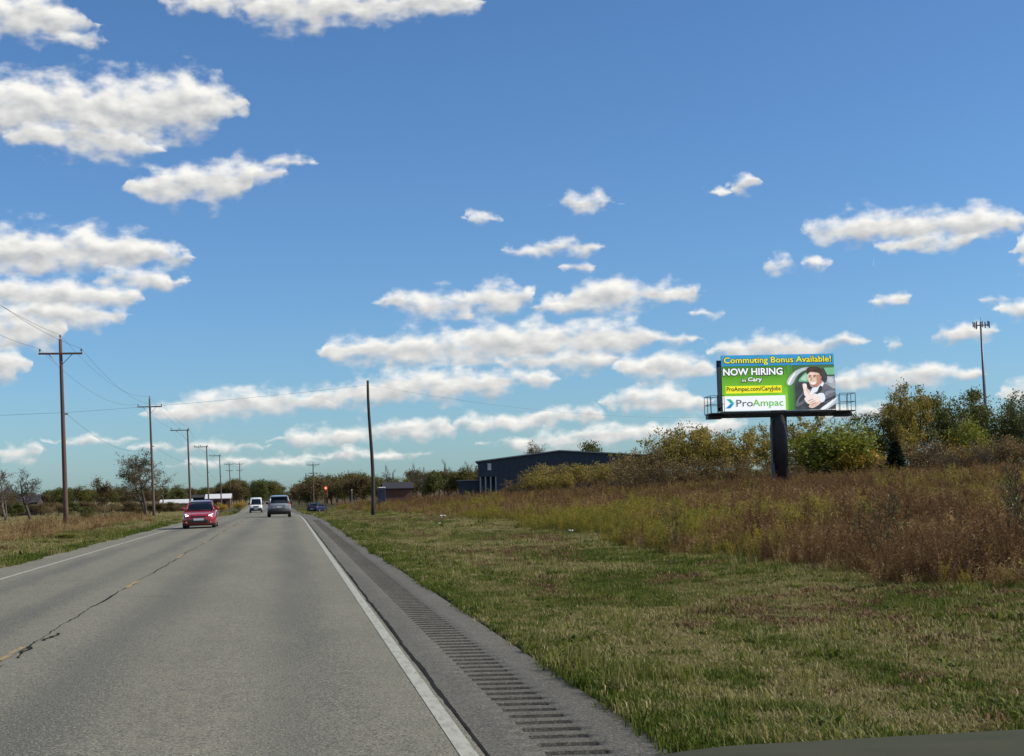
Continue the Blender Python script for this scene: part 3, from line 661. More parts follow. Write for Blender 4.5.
P = {
 'shrub_olive': tree_proto(1, 5, 1.5, 11, .035, 2, 3600, .085, L_OLIVE, first=.35, stem_spread=.42, kids=4, crown_base=.38, clump=.16),
 'shrub_brown': tree_proto(2, 5, 1.4, 13, .03, 2, 2400, .08, L_BROWN, first=.3, stem_spread=.45, kids=4, crown_base=.3, clump=.16),
 'shrub_mixed': tree_proto(3, 5, 1.6, 11, .035, 2, 3000, .085, L_OLIVE, first=.4, stem_spread=.38, kids=4, crown_base=.45, clump=.17),
 'bush_green': tree_proto(4, 4.5, 1.9, 9, .05, 2, 6500, .10, L_GREEN, first=.15, stem_spread=.65, kids=5, crown_base=.12, clump=.30),
 'bush_gold': tree_proto(5, 3.0, 1.3, 9, .03, 2, 3200, .08, L_GOLD, first=.15, stem_spread=.6, kids=5, crown_base=.12, clump=.22),
 'tree_dark': tree_proto(6, 8, 2.4, 4, .09, 3, 7600, .10, L_DARK, first=.12, kids=3, stem_spread=.42, crown_base=.06, clump=.28),
 'tree_dark_b': tree_proto(16, 8, 2.2, 5, .08, 3, 7000, .10, L_DARK, first=.15, kids=3, stem_spread=.38, crown_base=.08, clump=.26),
 'tree_olive': tree_proto(7, 8, 1.9, 4, .07, 3, 7000, .10, L_OLIVE, first=.2, kids=3, stem_spread=.28, crown_base=.12, clump=.24),
 'tree_tan': tree_proto(8, 10, 3.6, 2, .19, 3, 9000, .085, L_TWIGGY, BARK, first=.32, kids=5, stem_spread=.22, crown_base=.33, clump=.22, twig=.016),
 'tree_bare': tree_proto(9, 8, 3.3, 1, .20, 3, 0, .1, None, BARK, first=.28, kids=6, twig=.026, ang=.85),
 'tree_bare_b': tree_proto(19, 9, 2.2, 2, .14, 3, 1200, .08, L_TWIGGY, BARK_PALE, first=.3, kids=6, twig=.02, stem_spread=.15, crown_base=.4),
 'sapling_bare': tree_proto(10, 2.4, .5, 5, .014, 2, 420, .035, L_DARK, WOOD_BLACK, first=.15, kids=6, twig=.005, stem_spread=.25, crown_base=.1, clump=.05),
 'shrub_bare': tree_proto(14, 4, 1.1, 9, .03, 2, 300, .07, L_BROWN, first=.3, kids=5, stem_spread=.3, twig=.008),
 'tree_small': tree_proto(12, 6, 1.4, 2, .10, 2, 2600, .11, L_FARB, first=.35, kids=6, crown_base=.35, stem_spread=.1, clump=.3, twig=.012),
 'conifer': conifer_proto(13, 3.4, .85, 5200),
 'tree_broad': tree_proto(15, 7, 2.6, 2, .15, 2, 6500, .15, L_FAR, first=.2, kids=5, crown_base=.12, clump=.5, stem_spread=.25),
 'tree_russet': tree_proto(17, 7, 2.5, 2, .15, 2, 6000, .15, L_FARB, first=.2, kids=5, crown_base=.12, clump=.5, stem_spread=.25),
 'tree_deep': tree_proto(18, 7, 2.7, 2, .15, 2, 5600, .18, L_DARK, first=.18, kids=5, crown_base=.1, clump=.55, stem_spread=.25),
}
def plant(kind, name, X, Y, height, label, cat, group=None, wide=1.0, rz_=None, sink=.0):
    tr, cr, top = P[kind]; s = height / top
    r = empty(name, (X, Y, float(tz(X, Y)) - sink), rnd.uniform(0, 6.28) if rz_ is None else rz_); r.scale = (s * wide, s * wide, s)
    tag(r, label, cat, group); link('trunk', tr, r)
    if cr: link('crown', cr, r)
    return r
def plant_px(kind, name, px, ytop, Y, label, cat, group=None, wide=1.0, rz_=None):
    """place by the photograph's column and top edge, standing on the ground at distance Y along the road"""
    p = dp(px, ytop, Y); X = p[0]; return plant(kind, name, X, Y, p[2] - float(tz(X, Y)), label, cat, group, wide, rz_)

ORD = ['nearest to', 'second from', 'third from', 'fourth from', 'fifth from', 'sixth from', 'seventh from', 'eighth from', 'ninth from', 'tenth from', 'eleventh from', 'twelfth from', 'thirteenth from', 'fourteenth from', 'fifteenth from', 'sixteenth from', 'seventeenth from', 'eighteenth from', 'nineteenth from', 'twentieth from']
def count_from(items, anchor_px, kind_of=lambda q: q):
    """for each (px, kind): its rank among its kind by distance from the anchor"""
    out = []
    for (px, k) in items:
        rank = sum(1 for (p, kk) in items if kk == k and (abs(p - anchor_px), p) < (abs(px - anchor_px), px)); out.append(ORD[rank] if rank < len(ORD) else None)
    return out
# shrub belt behind the billboard field
G1 = 'shrubs between the blue building and the billboard'
T1 = [(628, 452, 128, 'shrub_brown', 1.0), (642, 446, 132, 'shrub_mixed', 1.0), (655, 443, 126, 'shrub_brown', .95), (668, 432, 130, 'shrub_mixed', .9), (680, 427, 127, 'shrub_olive', .9),
                       (693, 424, 131, 'shrub_olive', .9), (705, 429, 126, 'shrub_mixed', .95), (718, 426, 130, 'shrub_olive', .9), (730, 430, 127, 'shrub_olive', .9), (741, 440, 132, 'shrub_brown', .9),
                       (635, 463, 122, 'shrub_brown', 1.1), (660, 460, 121, 'shrub_brown', 1.1), (690, 455, 121, 'shrub_brown', 1.1), (716, 456, 122, 'shrub_brown', 1.1), (742, 455, 121, 'shrub_brown', 1.1)]
N1 = {'shrub_brown': 'russet twiggy shrub in the thicket, %s the billboard post', 'shrub_mixed': 'tall thin olive shrub with bare lower stems, %s the billboard post', 'shrub_olive': 'olive yellow leafy shrub in the thicket, %s the billboard post'}
for (px, yt, Y, k, wd_), od in zip(T1, count_from([(q[0], q[3]) for q in T1], 778)):
    plant_px(k, 'shrub', px, yt, Y, N1[k] % od, 'shrub', G1, wd_ * 1.15)
G2 = 'shrubs in front of the blue building'
T2 = [(522, 474, 190, 'shrub_brown'), (533, 468, 186, 'shrub_olive'), (546, 463, 188, 'shrub_olive'), (559, 462, 184, 'shrub_brown'), (572, 464, 187, 'shrub_olive'), (584, 463, 185, 'shrub_olive'), (596, 466, 180, 'shrub_brown'), (607, 461, 170, 'shrub_olive'), (617, 455, 160, 'shrub_brown'), (509, 479, 185, 'shrub_brown'), (540, 474, 176, 'shrub_olive'), (566, 472, 176, 'shrub_olive')]
N2 = {'shrub_brown': 'brown shrub against the blue metal building, %s its white columns', 'shrub_olive': 'yellow olive shrub against the blue metal building, %s its white columns'}
for (px, yt, Y, k), od in zip(T2, count_from([(q[0], q[3]) for q in T2], 487)):
    plant_px(k, 'shrub', px, yt, Y, N2[k] % od, 'shrub', G2, 1.3)
# around and right of the billboard post
plant_px('tree_olive', 'background_tree', 765, 425, 150, 'thin olive tree seen just left of the billboard post', 'tree')
plant_px('tree_olive', 'background_tree', 801, 413, 145, 'tall loose olive tree rising behind the green bush', 'tree')
plant_px('bush_green', 'green_bush', 817, 424, 116, 'large rounded yellow green bush right of the billboard post', 'bush', wide=1.6)
plant_px('bush_gold', 'golden_bush', 851, 441, 113, 'golden yellow bush between green bush and small dark conifer', 'bush', wide=1.15)
plant_px('bush_gold', 'golden_bush', 792, 452, 116, 'low amber bush at the foot of the big green bush', 'bush', wide=.9)
plant_px('shrub_bare', 'bare_shrub', 843, 411, 124, 'bare dark shrub whose branches reach the billboard catwalk', 'shrub', wide=.8)
plant_px('shrub_mixed', 'shrub', 838, 420, 128, 'thin olive shrub behind the golden bush', 'shrub')
plant_px('conifer', 'small_conifer', 895, 442, 106, 'small dark cone shaped evergreen standing among the weeds', 'conifer', wide=1.7)
plant_px('tree_olive', 'background_tree', 868, 432, 135, 'dull olive tree directly behind the small dark conifer', 'tree')
plant_px('shrub_mixed', 'shrub', 872, 418, 124, 'thin brown green shrub between golden bush and tall loose tree', 'shrub', wide=1.2)
for (px, yt, Y, k, lab, wd_) in [
    (893, 394, 122, 'tree_olive', 'tall slender tree with loose top above the small conifer', .8), (907, 386, 124, 'tree_olive', 'tallest loose olive tree beside the dark tree clump', .75), (886, 412, 124, 'tree_dark', 'dark leafy tree directly behind the small conifer', .9)]:
    plant_px(k, 'background_tree', px, yt, Y, lab, 'tree', None, wd_)
G3 = 'dark trees below the antenna mast'
T3 = [(930, 400, 126, 'tree_dark'), (945, 394, 130, 'tree_dark_b'), (962, 391, 126, 'tree_dark'), (980, 392, 131, 'tree_dark_b'), (996, 391, 125, 'tree_dark'), (1010, 398, 129, 'tree_dark_b'), (1030, 402, 122, 'tree_dark'), (1045, 400, 128, 'tree_dark_b'), (1065, 404, 124, 'tree_dark')]
for (px, yt, Y, k), od in zip(T3, count_from([(q[0], 0) for q in T3], 895)):
    plant_px(k, 'background_tree', px, yt, Y, 'dark green tree in the clump below the antenna mast, %s the small conifer' % od, 'tree', G3, .95)
plant_px('bush_green', 'yellow_shrub', 973, 418, 117, 'yellow green shrub in front of the dark tree clump', 'bush', wide=.7)
plant_px('bush_gold', 'golden_bush', 955, 434, 116, 'rust orange bush in front of the dark tree clump', 'bush', wide=1.0)
G4 = 'leafless shrubs in front of the dark trees'
T4 = [(862, 455, 112), (880, 450, 114), (910, 440, 112), (922, 443, 115), (936, 436, 112), (948, 446, 110), (962, 444, 113), (978, 438, 110), (990, 440, 114), (1003, 432, 110), (1016, 440, 112), (1030, 436, 110), (770, 462, 112), (782, 465, 114), (800, 464, 111), (828, 462, 113)]
for (px, yt, Y), od in zip(T4, count_from([(q[0], 0) for q in T4], 740)):
    plant_px('shrub_brown' if px % 3 else 'shrub_bare', 'thicket_shrub', px, yt, Y, 'twiggy brown shrub at the foot of the tree belt, %s the billboard post' % od, 'shrub', G4, 1.35)
plant_px('sapling_bare', 'sapling', 1012, 455, 25, 'tall dark bare sapling at the field edge below the dark trees', 'sapling', wide=1.0)
plant_px('sapling_bare', 'sapling', 881, 492, 25.5, 'short dark dead weed stalk standing in front of the small conifer', 'sapling', wide=1.1)
plant_px('sapling_bare', 'sapling', 674, 502, 34, 'thin bare sapling in the weeds left of the billboard post', 'sapling', wide=.8)

# far right row along the road
G5 = 'trees behind the parked blue car and red brown shed'
fr = random.Random(5)
T5 = []
for i in range(44):
    px = 298 + i * 4.3 + fr.uniform(-2, 2); yt = np.interp(px, [298, 318, 335, 355, 372, 395, 420, 450, 480], [487, 477, 476, 475, 475, 479, 472, 472, 468]) + fr.uniform(-2, 5)
    T5.append((px, yt, fr.uniform(300, 380), fr.choice(['tree_broad', 'tree_russet', 'tree_broad', 'tree_deep', 'tree_broad', 'tree_russet'])))
N5 = {'tree_broad': 'olive', 'tree_russet': 'russet', 'tree_deep': 'dark green'}
for (px, yt, Y, k), od in zip(T5, count_from([(q[0], q[3]) for q in T5], 480)):
    plant_px(k, 'roadside_tree', px, yt, Y, '%s tree in the row behind the low shed, %s the blue building' % (N5[k], od or 'at the road end far'), 'tree', G5, 1.1)
G6 = 'bare trees rising over the far right tree row'
T6 = [(383, 464), (394, 468), (416, 462), (421, 466), (444, 458), (466, 460), (471, 463), (476, 460), (458, 466)]
for (px, yt), od in zip(T6, count_from([(q[0], 0) for q in T6], 490)):
    plant_px('tree_bare', 'bare_tree', px, yt, 340, 'bare leafless tree rising above the far tree row, %s the blue building' % od, 'tree', G6, .75)
plant_px('tree_tan', 'background_tree', 530, 440, 300, 'sparse tan tree rising behind the blue building roof', 'tree', wide=.8)
plant_px('tree_deep', 'background_tree', 589, 445, 300, 'dark tree tip peeking over the blue building roof', 'tree', wide=.8)
# far left row along the road
G7 = 'dark trees at the far end of the road beyond the white van'
T7 = []
for i in range(26):
    px = 205 + i * 3.5 + fr.uniform(-2, 2); yt = np.interp(px, [205, 222, 236, 250, 268, 280, 290, 300], [489, 483, 482, 482, 481, 487, 494, 493]) + fr.uniform(-2, 4)
    T7.append((px, yt, fr.uniform(390, 480), fr.choice(['tree_deep', 'tree_russet', 'tree_deep', 'tree_broad'])))
N7 = {'tree_broad': 'olive', 'tree_russet': 'brown', 'tree_deep': 'dark'}
for (px, yt, Y, k), od in zip(T7, count_from([(q[0], q[3]) for q in T7], 200)):
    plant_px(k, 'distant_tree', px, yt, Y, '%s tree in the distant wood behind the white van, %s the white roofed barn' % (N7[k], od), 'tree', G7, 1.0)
plant_px('tree_deep', 'distant_tree', 176, 490, 420, 'round dark tree over the long white roof behind the red car', 'tree', wide=1.3)
plant_px('tree_deep', 'distant_tree', 174, 493, 424, 'lower dark tree over the long white roof behind the red car', 'tree', wide=1.3)
# left field
plant_px('tree_bare_b', 'bare_tree', 7, 466, 225, 'pale bare tree with upright branches at the field edge', 'tree', wide=1.3, rz_=.4)
plant_px('tree_bare', 'bare_tree', 31, 467, 230, 'bare tree with wide spreading branches beside the dark barn', 'tree', wide=1.7, rz_=1.2)
plant_px('tree_small', 'small_tree', 105, 479, 228, 'small compact brown tree with two thin trunks in the field', 'tree', wide=.85)
plant_px('tree_tan', 'leaning_tree', 146, 449, 222, 'large half bare tan tree behind the second utility pole', 'tree', wide=1.2, rz_=2.0)
plant_px('tree_deep', 'dark_shrub', 84, 508, 200, 'low dark evergreen shrub in the tan field', 'bush', wide=1.6)
plant_px('bush_green', 'verge_shrub', 99, 521, 118, 'low green shrub on the verge between the two nearest utility poles', 'bush', wide=2.2)
plant_px('bush_green', 'verge_shrub', 62, 533, 70, 'flat green weed patch on the verge below the tallest utility pole', 'bush', wide=4.0)
plant_px('bush_gold', 'verge_shrub', 240, 500, 262, 'golden shrub on the verge just left of the white van', 'bush', wide=1.6)
plant_px('bush_gold', 'verge_shrub', 221, 502, 255, 'olive gold shrub on the verge beside the brick gabled barn', 'bush', wide=1.6)
G8 = 'low scrub along the far edge of the tan field'
for i in range(64):
    px = -14 + i * 3.4 + fr.uniform(-2, 2); yt = 503.5 + fr.uniform(-2, 4)
    k = fr.choice(['shrub_brown', 'tree_russet', 'tree_russet', 'shrub_brown', 'tree_deep'])
    plant_px(k, 'field_scrub', px, yt, fr.uniform(262, 330), 'low dark brown scrub along the far edge of the tan field', 'shrub', G8, 1.7)
# the wood on the horizon
far = [(P[k][0], P[k][1]) for k in ('tree_deep', 'tree_russet', 'tree_broad')]
n = 420; _a = nrg.uniform(-.22, .6, n); _Y = nrg.uniform(620, 820, n); _X = _a * _Y
s = nrg.uniform(.75, 1.15, n)
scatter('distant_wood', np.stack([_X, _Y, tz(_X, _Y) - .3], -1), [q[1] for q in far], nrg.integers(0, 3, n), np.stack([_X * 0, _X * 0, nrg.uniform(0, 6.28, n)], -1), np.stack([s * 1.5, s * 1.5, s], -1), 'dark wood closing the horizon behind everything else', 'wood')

# ------------------------------------------------------------------ utility poles and wires
WOOD = mat('weathered_pole_wood', (0.075, 0.058, 0.046), .9, (0.125, 0.098, 0.078), nscale=5, stretch=(3, 3, .12), bump=.4)
WOOD_RED = mat('reddish_pole_wood', (0.080, 0.045, 0.038), .9, (0.120, 0.068, 0.056), nscale=5, stretch=(3, 3, .12), bump=.4)
WOOD_DARK = mat('dark_pole_wood', (0.030, 0.024, 0.020), .9, (0.055, 0.044, 0.036), nscale=5, stretch=(3, 3, .12), bump=.4)
STEEL = mat('galvanised_steel', (0.22, 0.23, 0.24), .5, (0.16, 0.165, 0.17), nscale=8, metal=.6)
PORC = mat('porcelain', (0.13, 0.11, 0.10), .3)
WIRE = mat('wire', (0.09, 0.095, 0.105), .6)
def utility_pole(X, Y, h, style, label, lean=0.0, wood=WOOD, bent=False, group='utility poles along the left verge'):
    z = float(tz(X, Y)); r = empty('utility_pole', (X, Y, z)); tag(r, label, 'utility pole', group)
    def ax(t): return lean * t * h + (.10 * math.sin(t * 5.2) if bent else 0)
    q = np.linspace(0, 1, 9); r.rotation_euler = (0, 0, 0)
    pts = [(ax(t), 0, -.3 + t * (h + .3)) for t in q]
    MB().tube(pts, [.17 - .07 * t for t in q], 10).build('pole', wood, r, True)
    tops = []
    def insul(x, z0, parent):
        MB().lathe([(.02, 0), (.02, .10), (.06, .10), (.07, .14), (.045, .17), (.065, .21), (.03, .26), (0.012, .27)], 8, (x, -.06, z0)).build('insulator', PORC, parent)
        return (X + x, Y - .06, z + z0 + .26)
    if style == 'full':
        a = h - .95; c0 = ax(a / h)
        arm = MB().bevel_box(c0 - 1.35, c0 + 1.35, -.20, -.09, a - .06, a + .06, .01).build('crossarm', wood, r)
        for s in (-1, 1):
            MB().tube([(c0 + s * .72, -.145, a - .05), (c0 + s * .05, -.13, a - .75)], .022, 4).build('brace', STEEL, r)
        tops = [insul(c0 - 1.28, a + .06, r), insul(ax(1), h, r), insul(c0 + 1.28, a + .06, r)]
    elif style == 'alley':
        a = h - .15; c0 = ax(a / h)
        MB().bevel_box(c0 - 2.25, c0 + .25, -.20, -.09, a - .06, a + .06, .01).build('crossarm', wood, r)
        MB().tube([(c0 - 1.5, -.145, a - .05), (c0 - .03, -.13, a - 1.25)], .03, 4).build('brace', STEEL, r)
        tops = [insul(c0 - 2.15, a + .06, r), insul(c0 - 1.1, a + .06, r), insul(c0 + .15, a + .06, r)]
    elif style == 'double':
        for k, a in enumerate((h - .3, h - 2.0)):
            c0 = ax(a / h); w = 1.3 - .3 * k
            MB().bevel_box(c0 - w, c0 + w, -.20, -.09, a - .06, a + .06, .01).build('crossarm', wood, r)
            if k == 0: tops = [insul(c0 - w + .1, a + .06, r), insul(c0, h, r), insul(c0 + w - .1, a + .06, r)]
            for s in (-1, 1): MB().tube([(c0 + s * .6, -.145, a - .05), (c0 + s * .05, -.13, a - .6)], .022, 4).build('brace', STEEL, r)
    mid = None
    if style in ('full', 'alley'):
        m = h * .60; MB().box(ax(m / h) + .10, ax(m / h) + .32, -.04, .04, m - .05, m + .05).build('cable_bracket', STEEL, r)
        mid = (X + ax(m / h) + .26, Y, z + m)
    return r, tops, mid
def by_top(px, ytop, Y, Xfix=None):
    p = dp(px, ytop, Y); return p[0], Y, p[2] - float(tz(p[0], Y))
poles = []
def put(px, pyt, Y, style, label, lean, wood=WOOD):
    X, Y, h = by_top(px, pyt, Y); poles.append(utility_pole(X - lean * h, Y, h, style, label, lean, wood))
b1 = gp(67.5, 528, -.12); b2 = gp(156, 515.5, -.30)
put(60.3, 339, b1[1], 'full', 'tallest nearest wooden utility pole with braced crossarm and reddish base', -.030, WOOD_RED)
put(149.5, 398.5, b2[1], 'full', 'second wooden utility pole in front of the half bare tan tree', -.032)
put(187.5, 429, 196, 'alley', 'utility pole with offset arm rising right behind the red car', -.03)
put(206.5, 446, 262, 'alley', 'utility pole with offset arm over the brick gabled barn', -.03)
put(219.5, 455, 322, 'alley', 'last utility pole with an offset arm before the double armed pole', -.03)
put(229.0, 463, 400, 'double', 'far leaning utility pole with two crossarms beside the wood', -.05)
put(239.5, 463, 408, 'double', 'far straight utility pole with two crossarms beside the wood', .0)
rp = gp(372.5, 513.5, -.03); X, Y, h = by_top(368.8, 380.5, rp[1])
rpole, _, _ = utility_pole(X + .012 * h, Y, h, 'bare', 'tall dark bare pole without crossarm standing on the right verge', -.012, WOOD_DARK, True, group='bare wooden poles')
rtop = (X, Y, float(tz(X, Y)) + h - .35)
for (px, yt, Y, st, lab) in [(313, 463.5, 300, 'double', 'distant right side pole with two crossarms above the parked blue car'), (306, 473, 330, 'bare', 'distant pale bare pole near the parked blue car'), (309, 480, 350, 'bare', 'short distant bare pole near the parked blue car')]:
    X, Y, h = by_top(px, yt, Y); utility_pole(X, Y, h, st, lab, 0, WOOD, group='distant poles on the right side')
X, Y, h = by_top(163, 485, 330); utility_pole(X, Y, h, 'double', 'short distant pole over the long white roof', 0, WOOD, group='distant poles on the left side')
def span(a, b, sag, n=14):
    a, b = np.array(a), np.array(b); return [a * (1 - t) + b * t - np.array([0, 0, sag * 4 * t * (1 - t)]) for t in np.linspace(0, 1, n)]
def wire(name, nodes, sag, label, rad=.009, group=None):
    pts = []
    for a, b in zip(nodes[:-1], nodes[1:]): pts += span(a, b, sag * (np.linalg.norm(np.array(a) - np.array(b)) / 55) ** 2)[:-1]
    pts.append(np.array(nodes[-1])); o = MB().tube(pts, rad, 4).build(name, WIRE); tag(o, label, 'wire', group)
for k, lab in enumerate(('power line strung along the field side ends of the crossarms', 'power line strung over the tops of the left poles', 'power line strung along the road side ends of the crossarms')):
    nodes = [t[1][k] for t in poles[:7] if t[1]]
    back = np.array(nodes[0]) + (np.array(nodes[0]) - np.array(nodes[1])) * 1.0; back[2] = nodes[0][2] + .6
    wire('power_line', [tuple(back)] + nodes[:5] + [nodes[5 if k == 0 else 6]], .75, lab)
mids = [t[2] for t in poles[:5]]
wire('telephone_cable', mids[:3] + mids[3:5], .8, 'sagging telephone cable hung halfway up the left poles', .010)
m0 = np.array(mids[0]); wire('service_cable', [(m0[0] - 40, m0[1] - 4, m0[2] - .2), tuple(m0 + np.array([0, 0, .1])), rtop], .55, 'service cable crossing high over the road to the dark bare pole', .008)
far_end = dp(715, 417, 150)
wire('service_cable', [rtop, tuple(far_end), (far_end[0] + 60, 165, far_end[2] + 1)], .9, 'service cable running from the dark bare pole to behind the billboard', .006)

# ------------------------------------------------------------------ billboard
BLACK = mat('black_painted_steel', (0.010, 0.010, 0.013), .5, (0.022, 0.022, 0.026), nscale=3)
GLOW_PRINTS = {}
def glow_print(name, c, k=.72, c2=None, ns=1.2):  # added glow that brightens the printed colours
    m = mat('glow_print_' + name, c, .45, c2, nscale=ns, emit=(c, k)) ; return m
_az = math.radians(4.0)
bc = dp(778.5, 382.3, 92.0)                                   # middle of the face
ur = np.array([math.cos(_az), -math.sin(_az), 0]); un = np.array([-math.sin(_az), -math.cos(_az), 0])
BW, BH = 7.80, 3.78
basez = float(tz(bc[0], bc[1]))
bb = empty('billboard', (bc[0], bc[1], basez), -_az); tag(bb, 'single post roadside billboard advertising jobs, standing in the weedy field', 'billboard')
bz = bc[2] - basez                                            # face centre above ground, local frame: x right, -y towards the road traffic
MB().lathe([(.56, -.4), (.56, bz - BH / 2 - .5), (.50, bz - BH / 2 - .1), (.40, bz + BH / 2 - .8)], 20, (.05, .55, 0)).build('post', BLACK, bb, True)
MB().tube([(-.50, .25, .2), (-.60, .20, 1.4), (-.62, .2, bz - BH / 2 - 1.2), (-.5, .22, bz - BH / 2 - .65), (-.2, .3, bz - BH / 2 - .45)], .07, 8).build('conduit', mat('grey_conduit', (0.11, .115, .13), .5), bb, True)
MB().bevel_box(-.72, -.48, -.02, .16, .9, 2.1, .02).build('switch_box', mat('switch_box_paint', (0.06, .062, .07), .5), bb)
MB().bevel_box(-BW / 2, BW / 2, .0, .12, bz - BH / 2, bz + BH / 2, .01).build('panel', BLACK, bb)
MB().bevel_box(-BW / 2 - .02, BW / 2 + .02, 1.25, 1.40, bz - BH / 2 + .05, bz + BH / 2 - .22, .01).build('rear_panel', BLACK, bb)
for x in (-BW / 2 + .15, -BW / 4, 0, BW / 4, BW / 2 - .15):
    MB().box(x - .06, x + .06, .125, 1.245, bz - BH / 2 + .1, bz - BH / 2 + .25).box(x - .06, x + .06, .125, 1.245, bz + BH / 2 - .6, bz + BH / 2 - .48).build('stringer', BLACK, bb)
MB().box(-BW / 2 - .01, -BW / 2 + .08, .125, 1.245, bz - BH / 2 + .3, bz + BH / 2 - .7).build('side_panel', BLACK, bb)
zb = bz - BH / 2
MB().bevel_box(-BW / 2 - .1, BW / 2 + .1, .2, 1.2, zb - .42, zb - .03, .02).build('main_beam', BLACK, bb)
MB().box(-BW / 2 - 1.0, BW / 2 + 1.15, -.75, -.1, zb - .20, zb - .13).build('catwalk', BLACK, bb)
MB().box(-BW / 2 - 1.0, -BW / 2 + .05, -.1, 1.2, zb - .20, zb - .13).build('catwalk_end', BLACK, bb)
MB().box(BW / 2 - .05, BW / 2 + 1.15, -.1, 1.2, zb - .20, zb - .13).build('catwalk_end', BLACK, bb)
for x in np.linspace(-BW / 2 + .2, BW / 2 - .2, 7):
    MB().tube([(x, .2, zb - .3), (x, -.75, zb - .22)], .035, 4).build('bracket', BLACK, bb)
for sx in (-1, 1):
    x1 = sx * (BW / 2 + (1.0 if sx < 0 else 1.15)); x0 = sx * (BW / 2 + .07); hz = zb - .13
    rail = MB()
    for (ax_, ay) in ((x0, -.72), ((x0 + x1) / 2, -.72), (x1, -.72), (x1, .22), (x1, 1.15), ((x0 + x1) / 2, 1.15), (x0, 1.15)):
        MB().tube([(ax_, ay, hz), (ax_, ay, hz + 1.15)], .022, 5).build('railing_post', BLACK, bb)
    for zz in (hz + .58, hz + 1.15):
        MB().tube([(x0, -.72, zz), (x1, -.72, zz)], .02, 5).build('rail', BLACK, bb)
        MB().tube([(x1, -.72, zz), (x1, 1.15, zz)], .02, 5).build('rail', BLACK, bb)
        MB().tube([(x1, 1.15, zz), (x0, 1.15, zz)], .02, 5).build('rail', BLACK, bb)
    MB().box(min(x0, x1), max(x0, x1), .1, .9, zb - .5, zb - .22).build('end_beam', BLACK, bb)
# printed face; u, v run 0..1 from the lower left corner
face = empty('face', (0, 0, 0)); face.parent = bb
def quad_uv(name, pts, m, layer):
    vs = [((u - .5) * BW, -.004 * layer - .004, bz + (v - .5) * BH) for u, v in pts]
    me = bpy.data.meshes.new(name); me.from_pydata(vs, [], [tuple(range(len(vs)))]); me.update(); me.materials.append(m)
    return link(name, me, bb_face)
face_m = MB(); face_m.add([(-BW / 2, -.004, bz - BH / 2), (BW / 2, -.004, bz - BH / 2), (BW / 2, -.004, bz + BH / 2), (-BW / 2, -.004, bz + BH / 2)], [(0, 1, 2, 3)])
bpy.data.objects.remove(face)
GREENM = glow_print('green', (0.060, 0.30, 0.020), c2=(0.16, 0.44, 0.055), ns=.45)
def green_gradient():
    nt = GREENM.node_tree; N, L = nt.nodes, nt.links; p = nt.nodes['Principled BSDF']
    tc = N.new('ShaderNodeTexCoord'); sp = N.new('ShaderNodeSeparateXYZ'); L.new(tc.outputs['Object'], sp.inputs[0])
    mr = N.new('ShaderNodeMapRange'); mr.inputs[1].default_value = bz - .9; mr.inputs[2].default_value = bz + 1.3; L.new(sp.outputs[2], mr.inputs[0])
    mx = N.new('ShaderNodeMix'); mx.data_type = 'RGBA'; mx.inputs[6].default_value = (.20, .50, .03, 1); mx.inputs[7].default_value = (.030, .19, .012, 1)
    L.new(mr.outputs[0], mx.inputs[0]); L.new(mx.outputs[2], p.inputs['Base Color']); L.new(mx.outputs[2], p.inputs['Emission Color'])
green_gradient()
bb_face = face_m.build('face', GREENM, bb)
def zp(x, y):                                                 # coordinates measured on an enlargement of the face
    u = (x - 148) / 720.0; bot = 437 - 25 * u; return u, (bot - y) / 365.0
def poly(name, pts, m, layer): return quad_uv(name, [zp(*p) for p in pts], m, layer)
def smooth_poly(pts, n=4):
    out = []; N_ = len(pts)
    for i in range(N_):
        p0, p1, p2, p3 = (np.array(pts[(i + k - 1) % N_], float) for k in range(4))
        for t in np.linspace(0, 1, n, endpoint=False):
            out.append(tuple(.5 * ((2 * p1) + (-p0 + p2) * t + (2 * p0 - 5 * p1 + 4 * p2 - p3) * t * t + (-p0 + 3 * p1 - 3 * p2 + p3) * t ** 3)))
    return out
def blob(name, pts, m, layer): return poly(name, smooth_poly(pts), m, layer)
BLUE_B = glow_print('blue', (0.030, 0.25, 0.47), c2=(.045, .29, .52)); WHITE_B = glow_print('white', (0.80, 0.80, 0.80)); YEL_B = glow_print('yellow', (0.80, 0.74, 0.02))
INK = glow_print('ink', (0.012, .012, .014)); GREY_B = glow_print('grey', (0.10, .11, .12)); LGREEN = glow_print('logo_green', (0.12, .42, .05)); LBLUE = glow_print('logo_blue', (0.01, .20, .58)); LTEAL = glow_print('logo_teal', (0.02, .38, .30))
quad_uv('top_band', [(0, .802), (1, .802), (1, 1), (0, 1)], BLUE_B, 1)
